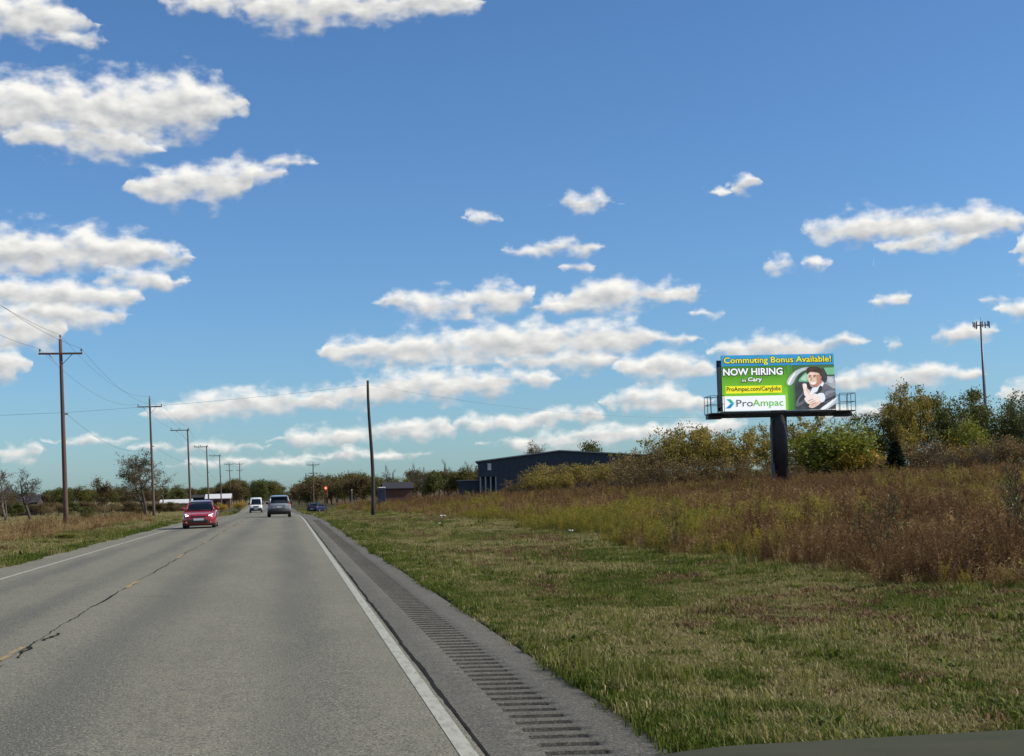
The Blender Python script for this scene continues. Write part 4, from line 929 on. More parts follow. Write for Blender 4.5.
# the picture at the right: car door, window, driver
DKCAR = glow_print('car_interior', (0.030, 0.032, 0.036), c2=(.06, .065, .07), ns=1.5); SILV = glow_print('car_silver', (0.52, .55, .57), c2=(.36, .39, .41), ns=1.3); WINB = glow_print('window_green', (0.10, .34, .16), c2=(.22, .48, .28), ns=1.0)
SKIN = glow_print('skin', (0.66, .42, .31), c2=(.74, .52, .41), ns=3); SKIN2 = glow_print('skin_shade', (0.42, .21, .14)); HAIR = glow_print('hair', (0.030, .020, .015), c2=(.07, .045, .03), ns=4); SUIT = glow_print('suit', (0.10, .105, .12), c2=(.15, .155, .17), ns=2.5); SHIRT = glow_print('shirt', (0.70, .74, .80)); SEAT = glow_print('seat', (.26, .28, .29), c2=(.36, .38, .39), ns=2); PALE = glow_print('hand', (0.76, .60, .52), c2=(.82, .72, .66), ns=3)
for i, (x, c) in enumerate(((566, (0.075, .27, .035)), (582, (0.07, .20, .04)), (600, (0.06, .14, .045)))):
    quad_uv('picture_blend', [(zp(x, 0)[0], .0), (1, .0), (1, .802), (zp(x, 0)[0], .802)], glow_print('blend%d' % i, c), 2 + i)
poly('car_interior', [(612, 424), (612, 250), (640, 190), (720, 150), (869, 140), (869, 412)], DKCAR, 5)
blob('door_frame', [(560, 240), (578, 205), (612, 170), (660, 146), (706, 140), (700, 152), (655, 172), (622, 205), (600, 245), (575, 262)], SILV, 6)
blob('side_window', [(636, 232), (660, 196), (690, 172), (705, 190), (702, 235), (668, 236)], WINB, 6)
poly('rear_window', [(800, 142), (869, 138), (869, 186), (822, 188)], WINB, 6)
blob('seat', [(800, 220), (815, 200), (845, 196), (869, 205), (869, 275), (830, 272), (802, 262)], SEAT, 7)
poly('window_sill', [(760, 416), (869, 335), (869, 375), (815, 414)], SILV, 7)
blob('jacket', [(640, 330), (680, 290), (720, 280), (770, 252), (800, 244), (845, 270), (868, 290), (868, 340), (838, 352), (800, 372), (760, 350), (700, 350), (660, 380), (615, 400), (618, 362)], SUIT, 8)
poly('shirt', [(722, 276), (748, 268), (770, 250), (792, 232), (798, 246), (786, 268), (748, 300), (706, 322), (712, 296)], SHIRT, 9)
blob('neck', [(742, 262), (758, 236), (782, 222), (788, 236), (768, 256), (750, 272)], SKIN2, 10)
blob('head', [(694, 205), (697, 180), (712, 163), (745, 158), (772, 172), (778, 200), (768, 236), (752, 262), (732, 274), (714, 266), (702, 240)], SKIN, 11)
blob('ear', [(772, 200), (780, 192), (784, 206), (777, 222), (770, 216)], SKIN2, 12)
blob('hair', [(688, 182), (690, 152), (712, 138), (752, 136), (780, 150), (790, 178), (782, 202), (774, 196), (768, 180), (740, 172), (712, 172), (698, 184)], HAIR, 12)
for (x, y) in ((708, 205), (738, 203)): blob('eye', [(x - 8, y), (x, y - 4), (x + 8, y), (x, y + 3)], HAIR, 13)
blob('nose', [(716, 208), (722, 208), (720, 226), (710, 227)], SKIN2, 13)
blob('mouth', [(710, 241), (724, 243), (744, 236), (738, 248), (722, 253)], WHITE_B, 13)
blob('cuff', [(752, 318), (790, 310), (802, 340), (792, 362), (770, 368)], SHIRT, 12)
blob('hand', [(668, 348), (690, 326), (724, 312), (760, 322), (780, 344), (770, 374), (742, 396), (716, 408), (694, 400), (702, 384), (684, 376)], PALE, 13)
blob('thumb', [(672, 330), (664, 288), (660, 256), (668, 248), (684, 252), (690, 282), (708, 300), (704, 330)], PALE, 14)
for k in range(3): blob('finger_line', [(690 + 10 * k, 362 + 12 * k), (722 + 8 * k, 346 + 12 * k), (724 + 8 * k, 349 + 12 * k), (692 + 10 * k, 366 + 12 * k)], SKIN2, 15)
TONE = glow_print('face_shade', (0.46, .24, .16)); TONE2 = glow_print('face_light', (0.80, .58, .46)); STUB = glow_print('stubble', (0.30, .17, .13)); FOLD = glow_print('jacket_fold', (0.035, .037, .045)); FOLDL = glow_print('jacket_light', (0.22, .23, .26)); HAIRL = glow_print('hair_light', (.07, .045, .035)); GLOW = glow_print('window_glow', (.38, .60, .42))
blob('cheek_shade', [(752, 190), (776, 196), (772, 228), (756, 258), (744, 262), (752, 236)], TONE, 12)
blob('stubble', [(704, 246), (716, 262), (734, 272), (752, 260), (764, 238), (752, 246), (736, 256), (718, 256)], STUB, 12)
blob('brow', [(700, 196), (712, 193), (720, 197), (710, 199)], HAIR, 13); blob('brow', [(730, 195), (742, 191), (752, 196), (742, 197)], HAIR, 13)
blob('cheek_light', [(702, 214), (710, 212), (712, 228), (706, 236)], TONE2, 12); blob('forehead_light', [(706, 184), (724, 178), (742, 182), (730, 190), (712, 190)], TONE2, 12)
blob('hair_light', [(704, 150), (730, 142), (756, 146), (738, 154), (716, 158)], HAIRL, 13)
blob('lapel', [(770, 262), (786, 270), (776, 300), (748, 322), (752, 302)], FOLD, 10); blob('sleeve_fold', [(806, 300), (850, 290), (866, 300), (830, 312), (806, 330)], FOLDL, 10); blob('sleeve_fold', [(800, 352), (838, 336), (866, 322), (866, 336), (836, 350), (806, 366)], FOLD, 10); blob('jacket_fold', [(640, 345), (676, 310), (690, 318), (664, 350), (634, 376)], FOLD, 10)
blob('window_glow', [(652, 222), (672, 196), (690, 184), (694, 206), (690, 228)], GLOW, 7); blob('seat_light', [(818, 210), (842, 204), (860, 214), (850, 240), (824, 236)], SILV, 8); blob('headrest_shade', [(796, 190), (812, 180), (820, 214), (806, 240), (796, 232)], DKCAR, 9)
blob('palm_shade', [(700, 384), (724, 372), (752, 366), (772, 356), (766, 376), (742, 394), (716, 406), (698, 400)], SKIN, 14); blob('thumb_shade', [(686, 262), (690, 284), (706, 300), (700, 312), (684, 296)], SKIN, 15)
blob('sill_highlight', [(775, 410), (869, 342), (869, 350), (800, 412)], WHITE_B, 8); blob('mirror_edge', [(566, 250), (584, 214), (610, 182), (618, 182), (594, 220), (576, 254)], WHITE_B, 7)
# lettering
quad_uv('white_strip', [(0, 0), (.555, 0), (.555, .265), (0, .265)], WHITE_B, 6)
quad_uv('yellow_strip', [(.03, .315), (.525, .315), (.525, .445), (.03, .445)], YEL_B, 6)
def lettering(s, u0, v0, u1, v1, m, layer, bold=.0, parent=None, shear=0):
    cu = bpy.data.curves.new('lettering', 'FONT'); cu.body = s; cu.size = 1; cu.offset = bold; cu.resolution_u = 3
    if shear: cu.shear = shear
    ob = bpy.data.objects.new('lettering', cu); C.objects.link(ob); bpy.context.view_layer.update()
    me = bpy.data.meshes.new_from_object(ob.evaluated_get(bpy.context.evaluated_depsgraph_get())); C.objects.unlink(ob); bpy.data.objects.remove(ob)
    co = np.zeros(len(me.vertices) * 3, np.float32); me.vertices.foreach_get('co', co); co = co.reshape(-1, 3); lo, hi = co.min(0), co.max(0)
    q = np.empty_like(co)
    q[:, 0] = ((co[:, 0] - lo[0]) / (hi[0] - lo[0]) * (u1 - u0) + u0 - .5) * BW; q[:, 1] = -.004 * layer - .004
    q[:, 2] = bz + ((co[:, 1] - lo[1]) / (hi[1] - lo[1]) * (v1 - v0) + v0 - .5) * BH
    me.vertices.foreach_set('co', q.ravel()); me.materials.clear(); me.materials.append(m); me.update()
    o = link('lettering', me, bb_face); return o
def outlined(s, u0, v0, u1, v1, m, layer, bold, ob=.045, om=INK):
    lettering(s, u0 - .006, v0 - .014, u1 + .008, v1 + .010, om, layer, bold + ob); return lettering(s, u0, v0, u1, v1, m, layer + 1, bold)
outlined('Commuting Bonus Available!', .022, .822, .975, .965, YEL_B, 6, .012)
outlined('NOW HIRING', .012, .635, .54, .765, WHITE_B, 6, .03, .05)
outlined('Cary', .228, .505, .355, .600, WHITE_B, 6, .025, .05)
outlined('in', .178, .520, .212, .572, WHITE_B, 6, .01, .04)
lettering('ProAmpac.com/CaryJobs', .038, .330, .516, .432, INK, 8, .02)
lettering('Pro', .118, .075, .265, .200, GREY_B, 8, .012)
lettering('Ampac', .262, .040, .535, .200, LGREEN, 8, .012)
quad_uv('logo_mark', [(.03, .215), (.07, .215), (.102, .135), (.07, .135), (.052, .175)], LTEAL, 8)
quad_uv('logo_mark', [(.022, .050), (.065, .050), (.100, .133), (.066, .133), (.055, .105)], LBLUE, 8)
quad_uv('face_edge', [(0, .80), (1, .80), (1, .804), (0, .804)], INK, 7)

# ------------------------------------------------------------------ buildings
NAVY = mat('blue_metal_cladding', (0.032, 0.048, 0.066), .7, (0.040, 0.057, 0.077), nscale=1.2, spec=.2)
NAVY_ROOF = mat('slate_metal_roof', (0.16, 0.175, 0.19), .5, (0.20, .21, .22), nscale=2)
TRIMW = mat('white_trim', (0.55, .56, .55), .6, (0.45, .46, .45), nscale=3)
COLUMN = mat('grey_column_paint', (0.22, .25, .28), .7)
DARKGLASS = mat('dark_glass', (0.012, 0.015, 0.02), .08)
def blue_building():
    Y = 250.0; L0 = dp(478, 462, Y); X0 = L0[0]; X1 = dp(652, 455, Y)[0]; Xr = dp(558, 451, Y)[0]
    z0 = float(tz((X0 + X1) / 2, Y)) - .6
    r = empty('metal_building', (X0, Y, z0), math.radians(-8.6)); tag(r, 'long low dark blue metal building with shallow gable behind the weeds', 'building')
    w = X1 - X0; xr = Xr - X0; he = L0[2] - z0; hr = dp(558, 451.5, Y)[2] - z0; hrr = dp(652, 457, Y)[2] - z0; D = 22; pw = dp(496, 462, Y)[0] - X0
    # front wall: polygon with the porch bay cut out at its left end
    hp = he - 2.6
    def top(x): return he + (hr - he) * x / xr if x < xr else hr + (hrr - hr) * (x - xr) / (w - xr)
    MB().add([(0, 0, hp), (pw, 0, hp), (pw, 0, 0), (w, 0, 0), (w, 0, hrr), (xr, 0, hr), (0, 0, he)], [tuple(range(7))]).build('front_wall', NAVY, r)
    MB().add([(0, 0, hp), (0, 2.5, hp), (0, 2.5, 0), (0, D, 0), (0, D, he), (0, 0, he)], [tuple(range(6))]).build('side_wall', NAVY, r)
    MB().add([(w, 0, 0), (w, D, 0), (w, D, hrr), (w, 0, hrr)], [(0, 1, 2, 3)]).build('side_wall', NAVY, r)
    MB().add([(0, D, 0), (w, D, 0), (w, D, hrr), (xr, D, hr), (0, D, he)], [(0, 1, 2, 3, 4)]).build('back_wall', NAVY, r)
    MB().box(0, pw, 2.4, 2.5, 0, hp).build('porch_wall', NAVY, r); MB().box(pw - .02, pw + .08, .02, 2.4, 0, hp).build('porch_wall', NAVY, r)
    MB().box(0.02, pw, .02, 2.4, hp, hp + .1).build('porch_ceiling', NAVY, r)
    for a, b, za, zb_ in ((-.5, xr, he - .5 * (hr - he) / xr, hr), (xr, w + .5, hr, hrr)):
        MB().add([(a, -.4, za + .02), (b, -.4, zb_ + .02), (b, D + .4, zb_ + .02), (a, D + .4, za + .02), (a, -.4, za + .22), (b, -.4, zb_ + .22), (b, D + .4, zb_ + .22), (a, D + .4, za + .22)],
                 [(3, 2, 1, 0), (4, 5, 6, 7), (0, 1, 5, 4), (1, 2, 6, 5), (2, 3, 7, 6), (3, 0, 4, 7)]).build('roof', NAVY_ROOF, r)
    for x in np.arange(pw + .45, w, .9):                       # cladding ribs
        MB().box(x - .035, x + .035, -.05, -.003, .05, top(x) - .05).build('cladding_rib', NAVY, r)
    for i in range(4):
        x = .35 + i * (pw - .5) / 3; MB().box(x - .13, x + .13, .1, .36, 0, hp).build('column', COLUMN, r)
    MB().box(pw * .52, pw * .72, -.10, -.004, he - 1.5, he - .3).build('wall_sign', TRIMW, r)
    g = 3.2                                                   # lower wing
    xw = dp(458, 480, Y)[0] - X0; hw = dp(462, 481, Y)[2] - z0
    MB().box(xw, -.02, 3, 14, 0, hw).build('wing_wall', NAVY, r); MB().box(xw - .3, -.02, 2.7, 14.3, hw + .01, hw + .18).build('wing_roof', NAVY_ROOF, r)
blue_building()
def gable_shed(name, label, px0, px1, ytop, yeave, Y, depth, wall, roofm, cat='shed', ridge='x', door=True):
    a, b = dp(px0, yeave, Y), dp(px1, yeave, Y); z0 = float(tz(a[0], Y)) - .3; r = empty(name, (a[0], Y, z0)); tag(r, label, cat)
    w = b[0] - a[0]; he = max(a[2] - z0, 1.0); hr = dp((px0 + px1) / 2, ytop, Y)[2] - z0; D = depth
    if ridge == 'x':
        MB().add([(0, 0, 0), (w, 0, 0), (w, 0, he), (0, 0, he)], [(0, 1, 2, 3)]).build('front_wall', wall, r)
        for x in (0, w): MB().add([(x, 0, 0), (x, D, 0), (x, D, he), (x, D / 2, hr), (x, 0, he)], [(0, 1, 2, 3, 4)]).build('end_wall', wall, r)
        MB().add([(0, D, 0), (w, D, 0), (w, D, he), (0, D, he)], [(0, 1, 2, 3)]).build('back_wall', wall, r)
        for s in (0, 1):
            y0 = -.3 if s == 0 else D + .3; zz = he - .3 * (hr - he) / (D / 2)
            MB().add([(-.3, y0, zz + .03), (w + .3, y0, zz + .03), (w + .3, D / 2, hr + .03), (-.3, D / 2, hr + .03), (-.3, y0, zz + .15), (w + .3, y0, zz + .15), (w + .3, D / 2, hr + .15), (-.3, D / 2, hr + .15)],
                     [(3, 2, 1, 0), (4, 5, 6, 7), (0, 1, 5, 4), (1, 2, 6, 5), (2, 3, 7, 6), (3, 0, 4, 7)]).build('roof', roofm, r)
    if door:
        MB().box(w * .3, w * .3 + min(1.2, w * .2), -.06, -.003, 0, min(2.0, he * .85)).build('door', DARKGLASS, r)
        MB().box(w * .6, w * .6 + min(1.4, w * .2), -.06, -.003, he * .4, he * .8).build('window', DARKGLASS, r)
    return r
BROWNW = mat('red_brown_siding', (0.13, 0.055, 0.035), .8, (0.10, .045, .03), nscale=2); SLATE = mat('dark_shingles', (0.012, .012, .018), .9, (.02, .019, .025), nscale=6)
WROOF = mat('white_metal_roof', (0.62, .62, .60), .5, (.5, .5, .49), nscale=3); BRICKW = mat('red_brick_wall', (0.10, 0.045, 0.034), .85, (.08, .038, .03), nscale=5); DARKW = mat('dark_barn_boards', (0.035, 0.024, 0.022), .9, (.05, .034, .03), nscale=4); GREYW = mat('grey_siding', (0.07, .07, .07), .8, (.10, .10, .095), nscale=3)
gable_shed('low_shed', 'low red brown shed with dark roof behind the bare pole', 385, 412, 483, 489, 205, 6, BROWNW, SLATE, door=False)
gable_shed('farm_building', 'long low grey building with bright white roof behind the red car', 160, 191, 500, 504, 345, 9, GREYW, WROOF, 'building')
gable_shed('farm_building', 'small barn with white roof and brick walls left of the white van', 206, 230, 494.5, 499, 330, 8, BRICKW, WROOF, 'building')
gable_shed('dark_barn', 'dark red brown barn behind the wide spreading bare tree', 16, 37, 496, 503, 300, 8, DARKW, SLATE, 'barn')
gable_shed('dark_shed', 'small black shed between the two white roofed farm buildings', 193, 206, 495.5, 498, 335, 6, SLATE, SLATE, 'shed', door=False)
def booth():
    p = dp(381.5, 487, 202); z = float(tz(p[0], 202)); h = p[2] - z; r = empty('blue_booth', (p[0], 202, z)); tag(r, 'small blue booth beside the low red brown shed', 'booth')
    c = mat('blue_plastic', (0.010, .022, .055), .6)
    MB().bevel_box(-.5, .5, -.5, .5, 0, h - .2, .04).build('cabin', c, r); MB().bevel_box(-.54, .54, -.54, .54, h - .195, h, .08).build('roof', TRIMW, r)
    MB().box(-.35, .35, -.53, -.503, .1, h - .4).build('door', c, r); MB().box(-.2, .2, -.55, -.532, h - .7, h - .5).build('vent', DARKGLASS, r)
booth()
# antenna mast
def mast():
    Y = 190.0; t = dp(980.5, 321, Y); X = t[0]; z = float(tz(X, Y)); h = t[2] - z
    r = empty('antenna_mast', (X, Y, z)); tag(r, 'tall thin grey antenna mast rising behind the dark trees', 'mast')
    G = mat('mast_steel', (0.085, .10, .13), .5, (.11, .125, .15), nscale=2, metal=.3)
    MB().tube([(0.12, 0, -.3), (.06, 0, h * .5), (0, 0, h - .1)], [.34, .23, .13], 12).build('pole', G, r, True)
    for a in (0, 2.094, 4.189):
        ca, sa = math.cos(a + .3), math.sin(a + .3); tx, ty = -sa, ca
        MB().tube([(ca * .1, sa * .1, h - .65), (ca * .75, sa * .75, h - .65)], .05, 5).build('arm', G, r)
        MB().tube([(ca * .75 + tx * -.85, sa * .75 + ty * -.85, h - .65), (ca * .75 + tx * .85, sa * .75 + ty * .85, h - .65)], .045, 5).build('antenna_rail', G, r)
        for q in (-.8, 0, .8):
            x, y = ca * .85 + tx * q, sa * .85 + ty * q; MB().bevel_box(x - .075, x + .075, y - .075, y + .075, h - 1.0 + .1 * q, h - .1, .03).build('antenna', G, r)
    MB().tube([(0, 0, h - .1), (0, 0, h + .5)], .03, 5).build('lightning_rod', G, r)
mast()
# roadside signal, marker post, stake, litter
def signal():
    p = gp(326, 507.5, float(rz(165)) + .0); Y = 165.0; p = dp(326, 507, Y); X = p[0]; z = float(tz(X, Y)); tp = dp(326, 486, Y)[2] - z
    r = empty('traffic_signal', (X, Y, z)); tag(r, 'orange traffic signal with red light lit beside the parked blue car', 'signal')
    OR = mat('orange_housing', (0.24, 0.055, 0.012), .6); BK = mat('signal_black', (0.012, .012, .012), .6)
    MB().tube([(0, 0, -.2), (0, 0, tp - 1.25)], .05, 8).build('post', BK, r)
    MB().bevel_box(-.2, .2, -.14, .14, tp - 1.3, tp, .03).build('housing', OR, r)
    for k, (c, e) in enumerate((((.9, .12, .06), 5.0), ((.05, .03, .01), 0), ((.01, .04, .02), 0))):
        zc = tp - .24 - k * .41
        MB().lathe([(.0, -.145), (.14, -.15), (.145, -.143)], 14, (0, 0, zc), 'y').build('lens', mat('lens%d' % k, c, .3, emit=((1, .25, .15), e * .28) if e else None), r)
        MB().tube([(-.16, -.16, zc), (-.12, -.22, zc + .13), (0, -.24, zc + .17), (.12, -.22, zc + .13), (.16, -.16, zc)], .02, 4).build('visor', OR, r)
    MB().bevel_box(-.3, .3, -.3, .3, -.1, .08, .03).build('base', BK, r)
signal()
def marker(px, ybot, ytop, Y, tilt, name, label, w):
    p = dp(px, ybot, Y); X = p[0]; z = float(tz(X, Y)); h = dp(px, ytop, Y)[2] - z
    r = empty(name, (X, Y, z)); r.rotation_euler = (0, tilt, 0); tag(r, label, 'post')
    MB().bevel_box(-w / 2, w / 2, -.02, .02, -.2, h, .008).build('stake', TRIMW if tilt else STEEL, r); MB().bevel_box(-w / 2 - .01, w / 2 + .01, -.03, .03, h - .22, h + .02, .006).build('cap', mat('reflector_cap', (.5, .48, .42), .5), r)
marker(352, 500, 489.5, 235, 0, 'marker_post', 'pale marker post standing by the road beyond the bare pole', .18)
marker(482.5, 514, 505.5, 100, -.3, 'marker_stake', 'thin white leaning stake at the front edge of the weeds', .07)
def litter(px, py, s, label, seed):
    p = gp(px, py, -.02); X, Y = p[0], p[1]; g = np.random.default_rng(seed); n = 5
    v = [(s * (i / (n - 1) - .5), s * .8 * (j / (n - 1) - .5), .13 + .10 * s / .3 * g.random()) for j in range(n) for i in range(n)]
    f = [(j * n + i, j * n + i + 1, (j + 1) * n + i + 1, (j + 1) * n + i) for j in range(n - 1) for i in range(n - 1)]
    m = bpy.data.meshes.new('litter'); m.from_pydata(v, [], f); m.materials.append(mat('litter_paper', (.55, .55, .53), .8)); o = link('litter', m, None, (X, Y, float(tz(X, Y)))); o.modifiers.new('thickness', 'SOLIDIFY').thickness = .01
    tag(o, label, 'litter')
litter(443, 517.5, .30, 'crumpled white paper lying on the mown grass near the weeds', 3)
litter(571, 533, .15, 'small pale scrap lying at the edge of the weeds', 4)
litter(439, 523, .16, 'tiny white scrap on the mown grass beside the crumpled paper', 5)

# ------------------------------------------------------------------ vehicles (built facing -y, the origin on the ground under the middle)
TYRE = mat('tyre_rubber', (0.012, .012, .012), .85); RIM = mat('alloy_rim', (0.32, .33, .34), .35, metal=.8); GLASS = mat('vehicle_glass', (0.006, 0.009, 0.012), .05, spec=.6); PLASTIC = mat('black_plastic', (0.016, .016, .017), .6)
PLATE = mat('licence_plate', (0.5, .53, .56), .5); CHROME = mat('chrome', (.6, .6, .62), .15, metal=1.0)
def vring(y, hw, z0, z1, tin, rnd_=.07):
    h = z1 - z0
    half = [(0, z0), (hw * .8, z0), (hw * .96, z0 + .05), (hw, z0 + .16 * h + .03), (hw * 1.0, z0 + .62 * h), (hw - tin * .5, z0 + .85 * h), (hw - tin, z1 - rnd_ * .4), (hw - tin - rnd_, z1), (hw * .4, z1 + .012), (0, z1 + .018)]
    return [(x, y, z) for x, z in half] + [(-x, y, z) for x, z in half[-2:0:-1]]
def gring(y, wb, wt, zb_, zt):
    d = max(zt - zb_, .01); r = min(.08, d * .4)
    half = [(0, zb_), (wb, zb_), (wb + (wt - wb) * .55, zb_ + d * .55), (wt + (wb - wt) * r / d, zt - r), (wt - r * .9, zt - .012), (wt * .4, zt + .01), (0, zt + .014)]
    return [(x, y, z) for x, z in half] + [(-x, y, z) for x, z in half[-2:0:-1]]
def wheel(parent, x, y, r, w, s):
    t = MB().lathe([(r * .62, -w / 2), (r * .9, -w / 2), (r, -w / 2 + .04), (r, w / 2 - .04), (r * .9, w / 2), (r * .62, w / 2)], 20, (x, y, r), 'x').build('wheel', TYRE, parent, True)
    rim = MB().lathe([(r * .64, -w / 2 + .02), (r * .6, w / 2 - .015), (r * .64, w / 2 - .005)], 16, (x, y, r), 'x')
    for k in range(5):
        a = k * 1.2566; rim.tube([(x + s * w * .42, y + .05 * math.cos(a), r + .05 * math.sin(a)), (x + s * w * .45, y + r * .58 * math.cos(a), r + r * .58 * math.sin(a))], .035, 4)
    rim.build('rim', RIM, t)
def band(parent, name, m, A, B, off=.006):
    """thin panel between two lists of points, set slightly proud"""
    return MB().add(list(A) + list(B)[::-1], [tuple(range(len(A) + len(B)))]).build(name, m, parent)
def vehicle(name, loc, rzz, label, cat, body, paint, lower, house, wheels, extras):
    r = empty(name, loc, rzz); tag(r, label, cat)
    MB().loft([vring(*q) for q in body]).build('body', paint, r, True)
    if lower: MB().loft([vring(*q) for q in lower]).build('lower_cladding', PLASTIC, r, True)
    MB().loft([gring(*q) for q in house]).build('windows', GLASS, r, True)
    for (x, y, rr, w) in wheels:
        for s in (-1, 1): wheel(r, s * x, y, rr, w, s)
    extras(r); return r
def roof_and_pillars(r, paint, house, i0, i1, lift=.012, back=True, th=.045):
    # roof skin over stations i0..i1, pillars along the edges down to the ends
    st = house[i0:i1 + 1]; rings = []
    for (y, wb, wt, zb_, zt) in st: rings.append([(-wt - .01, y, zt - .07), (-wt + .05, y, zt + lift * .6), (-wt * .4, y, zt + lift + .012), (wt * .4, y, zt + lift + .012), (wt - .05, y, zt + lift * .6), (wt + .01, y, zt - .07)])
    MB().loft(rings, False, False).build('roof', paint, r, True)
    for s in (-1, 1):
        y, wb, wt, zb_, zt = house[i0]; y2, wb2, wt2, zb2, zt2 = house[i0 - 1]
        MB().tube([(s * (wt - .02), y, zt - .02), (s * (wt2 + .01), y2, zt2 + .02)], [th, th * 1.25], 6).build('pillar', paint, r, True)
        y, wb, wt, zb_, zt = house[i1]; y2, wb2, wt2, zb2, zt2 = house[i1 + 1]
        if back: MB().tube([(s * (wt - .02), y, zt - .02), (s * (wt2 + .01), y2, zt2 + .02)], [th * 1.2, th * 1.6], 6).build('pillar', paint, r, True)
        for k in range(i0 + 1, i1):
            y, wb, wt, zb_, zt = house[k]; MB().tube([(s * (wb + .005), y, zb_), (s * (wb + (wt - wb) * .55 + .008), y, zb_ + (zt - zb_) * .55), (s * (wt + .01), y, zt - .06)], th * .8, 5).build('pillar', PLASTIC, r, True)
def mirrors(r, x, y, z, m, sx=.12, sz=.09):
    for s in (-1, 1):
        a, b = sorted((s * x, s * (x + sx * 1.6))); MB().bevel_box(a, b, y - .06, y + .06, z - sz, z + sz, .03).build('mirror', m, r, True)

RED = mat('red_car_paint', (0.27, 0.005, 0.016), .25, coat=1.0)
red_house = [(-.98, .72, .72, .90, .93), (-.22, .76, .60, .92, 1.38), (.35, .77, .60, .93, 1.45), (.95, .76, .585, .94, 1.43), (1.85, .68, .64, .95, 1.02)]
def red_extras(r):
    roof_and_pillars(r, RED, red_house, 1, 3)
    for s in (-1, 1):
        MB().loft([[(s * .46, -2.085, .56), (s * .72, -1.95, .58), (s * .80, -1.74, .74), (s * .70, -1.88, .76), (s * .50, -2.04, .69)], [(s * .46, -2.11, .57), (s * .72, -1.985, .59), (s * .81, -1.77, .735), (s * .70, -1.91, .75), (s * .50, -2.065, .685)]]).build('headlight', mat('headlight_lens', (.7, .7, .68), .1, emit=((1, .97, .9), 1.0)), r)
        MB().lathe([(.0, -.02), (.075, -.02), (.06, .02)], 12, (s * .60, -2.07, .63), 'y').build('headlamp_bulb', mat('headlamp', (1, 1, .95), .2, emit=((1, .98, .92), 4.0 if s > 0 else 3.0)), r)
        MB().lathe([(.0, -.02), (.055, -.02), (.05, .03)], 10, (s * .62, -2.12, .33), 'y').build('fog_lamp', CHROME, r)
        MB().bevel_box(min(s * .852, s * .885), max(s * .852, s * .885), -.05, .12, .74, .78, .008).build('door_handle', RED, r)
    MB().bevel_box(-.50, .50, -2.185, -2.10, .28, .47, .03).build('lower_grille', PLASTIC, r)
    MB().bevel_box(-.40, .40, -2.155, -2.08, .56, .66, .02).build('grille', PLASTIC, r)
    MB().box(-.26, .26, -2.195, -2.18, .42, .53).build('licence_plate', PLATE, r)
    MB().tube([(-.60, -.93, .955), (.0, -1.0, .965), (.60, -.93, .955)], .02, 5).build('wiper_cowl', PLASTIC, r)
    mirrors(r, .80, -.62, 1.02, RED)
    MB().box(-.84, .84, -2.0, 2.0, .14, .21).build('underbody', PLASTIC, r)
def on_lane(px, py, X=None, z=0.0, Y=None):
    p = gp(px, py, z) if Y is None else dp(px, py, Y); return p
pr = gp(198.0, 528.6, -.05); 
vehicle('red_car', (pr[0] + .05, pr[1] + 1.6, float(rz(pr[1] + 1.6) + crown(pr[0]))), math.radians(0.5), 'small red car with lit headlights coming up the opposite lane', 'car',
        [(-2.15, .58, .26, .58, .02), (-2.08, .74, .20, .66, .03), (-1.80, .85, .18, .77, .04), (-1.25, .875, .18, .86, .05), (-.90, .88, .18, .93, .06), (.4, .88, .18, .95, .05), (1.5, .875, .2, .97, .05), (1.95, .83, .22, .96, .06), (2.12, .70, .30, .88, .06)],
        RED, None, red_house, [(.76, -1.32, .31, .2), (.76, 1.25, .31, .2)], red_extras)

SUVW = mat('silver_white_paint', (0.20, .21, .235), .3, coat=1.0)
suv_house = [(-1.15, .76, .76, 1.02, 1.05), (-.40, .80, .66, 1.04, 1.62), (.3, .81, .68, 1.05, 1.71), (1.3, .81, .68, 1.05, 1.70), (2.16, .78, .66, 1.06, 1.62), (2.34, .75, .74, 1.06, 1.10)]
def suv_extras(r):
    st = suv_house
    roof_and_pillars(r, SUVW, suv_house, 1, 4, th=.06)
    for s in (-1, 1):
        MB().loft([[(s * .72, 2.39, .88), (s * .84, 2.31, .88), (s * .83, 2.27, 1.12), (s * .73, 2.36, 1.12)], [(s * .72, 2.42, .88), (s * .86, 2.33, .88), (s * .85, 2.29, 1.12), (s * .73, 2.39, 1.12)]]).build('tail_light', mat('tail_lens', (.30, .012, .015), .25), r)
        MB().tube([(s * .62, -.2, 1.70), (s * .62, .2, 1.775), (s * .62, 1.7, 1.765), (s * .62, 2.0, 1.70)], .022, 6).build('roof_rail', PLASTIC, r, True)
        MB().bevel_box(min(s * .885, s * .92), max(s * .885, s * .92), .1, .3, .93, .97, .008).build('door_handle', SUVW, r)
        MB().loft([[(s * .6, -2.36, .72), (s * .86, -2.2, .74), (s * .84, -2.2, .90), (s * .6, -2.33, .9)], [(s * .6, -2.39, .72), (s * .87, -2.23, .74), (s * .85, -2.23, .90), (s * .6, -2.36, .9)]]).build('headlight', CHROME, r)
    MB().bevel_box(-.84, .84, 2.28, 2.50, .34, .66, .06).build('rear_bumper', PLASTIC, r, True)
    MB().bevel_box(-.5, .5, 2.402, 2.43, .70, .98, .01).build('tailgate_recess', SUVW, r)
    MB().box(-.18, .18, 2.432, 2.445, .76, .88).build('licence_plate', PLATE, r)
    MB().bevel_box(-.62, .62, 2.20, 2.33, 1.60, 1.66, .02).build('spoiler', SUVW, r)
    MB().bevel_box(-.45, .45, -2.44, -2.36, .62, .82, .02).build('grille', PLASTIC, r)
    mirrors(r, .88, -.62, 1.12, PLASTIC)
    MB().box(-.8, .8, -2.1, 2.2, .24, .31).build('underbody', PLASTIC, r)
pv = gp(279.5, 516.8, -.08)
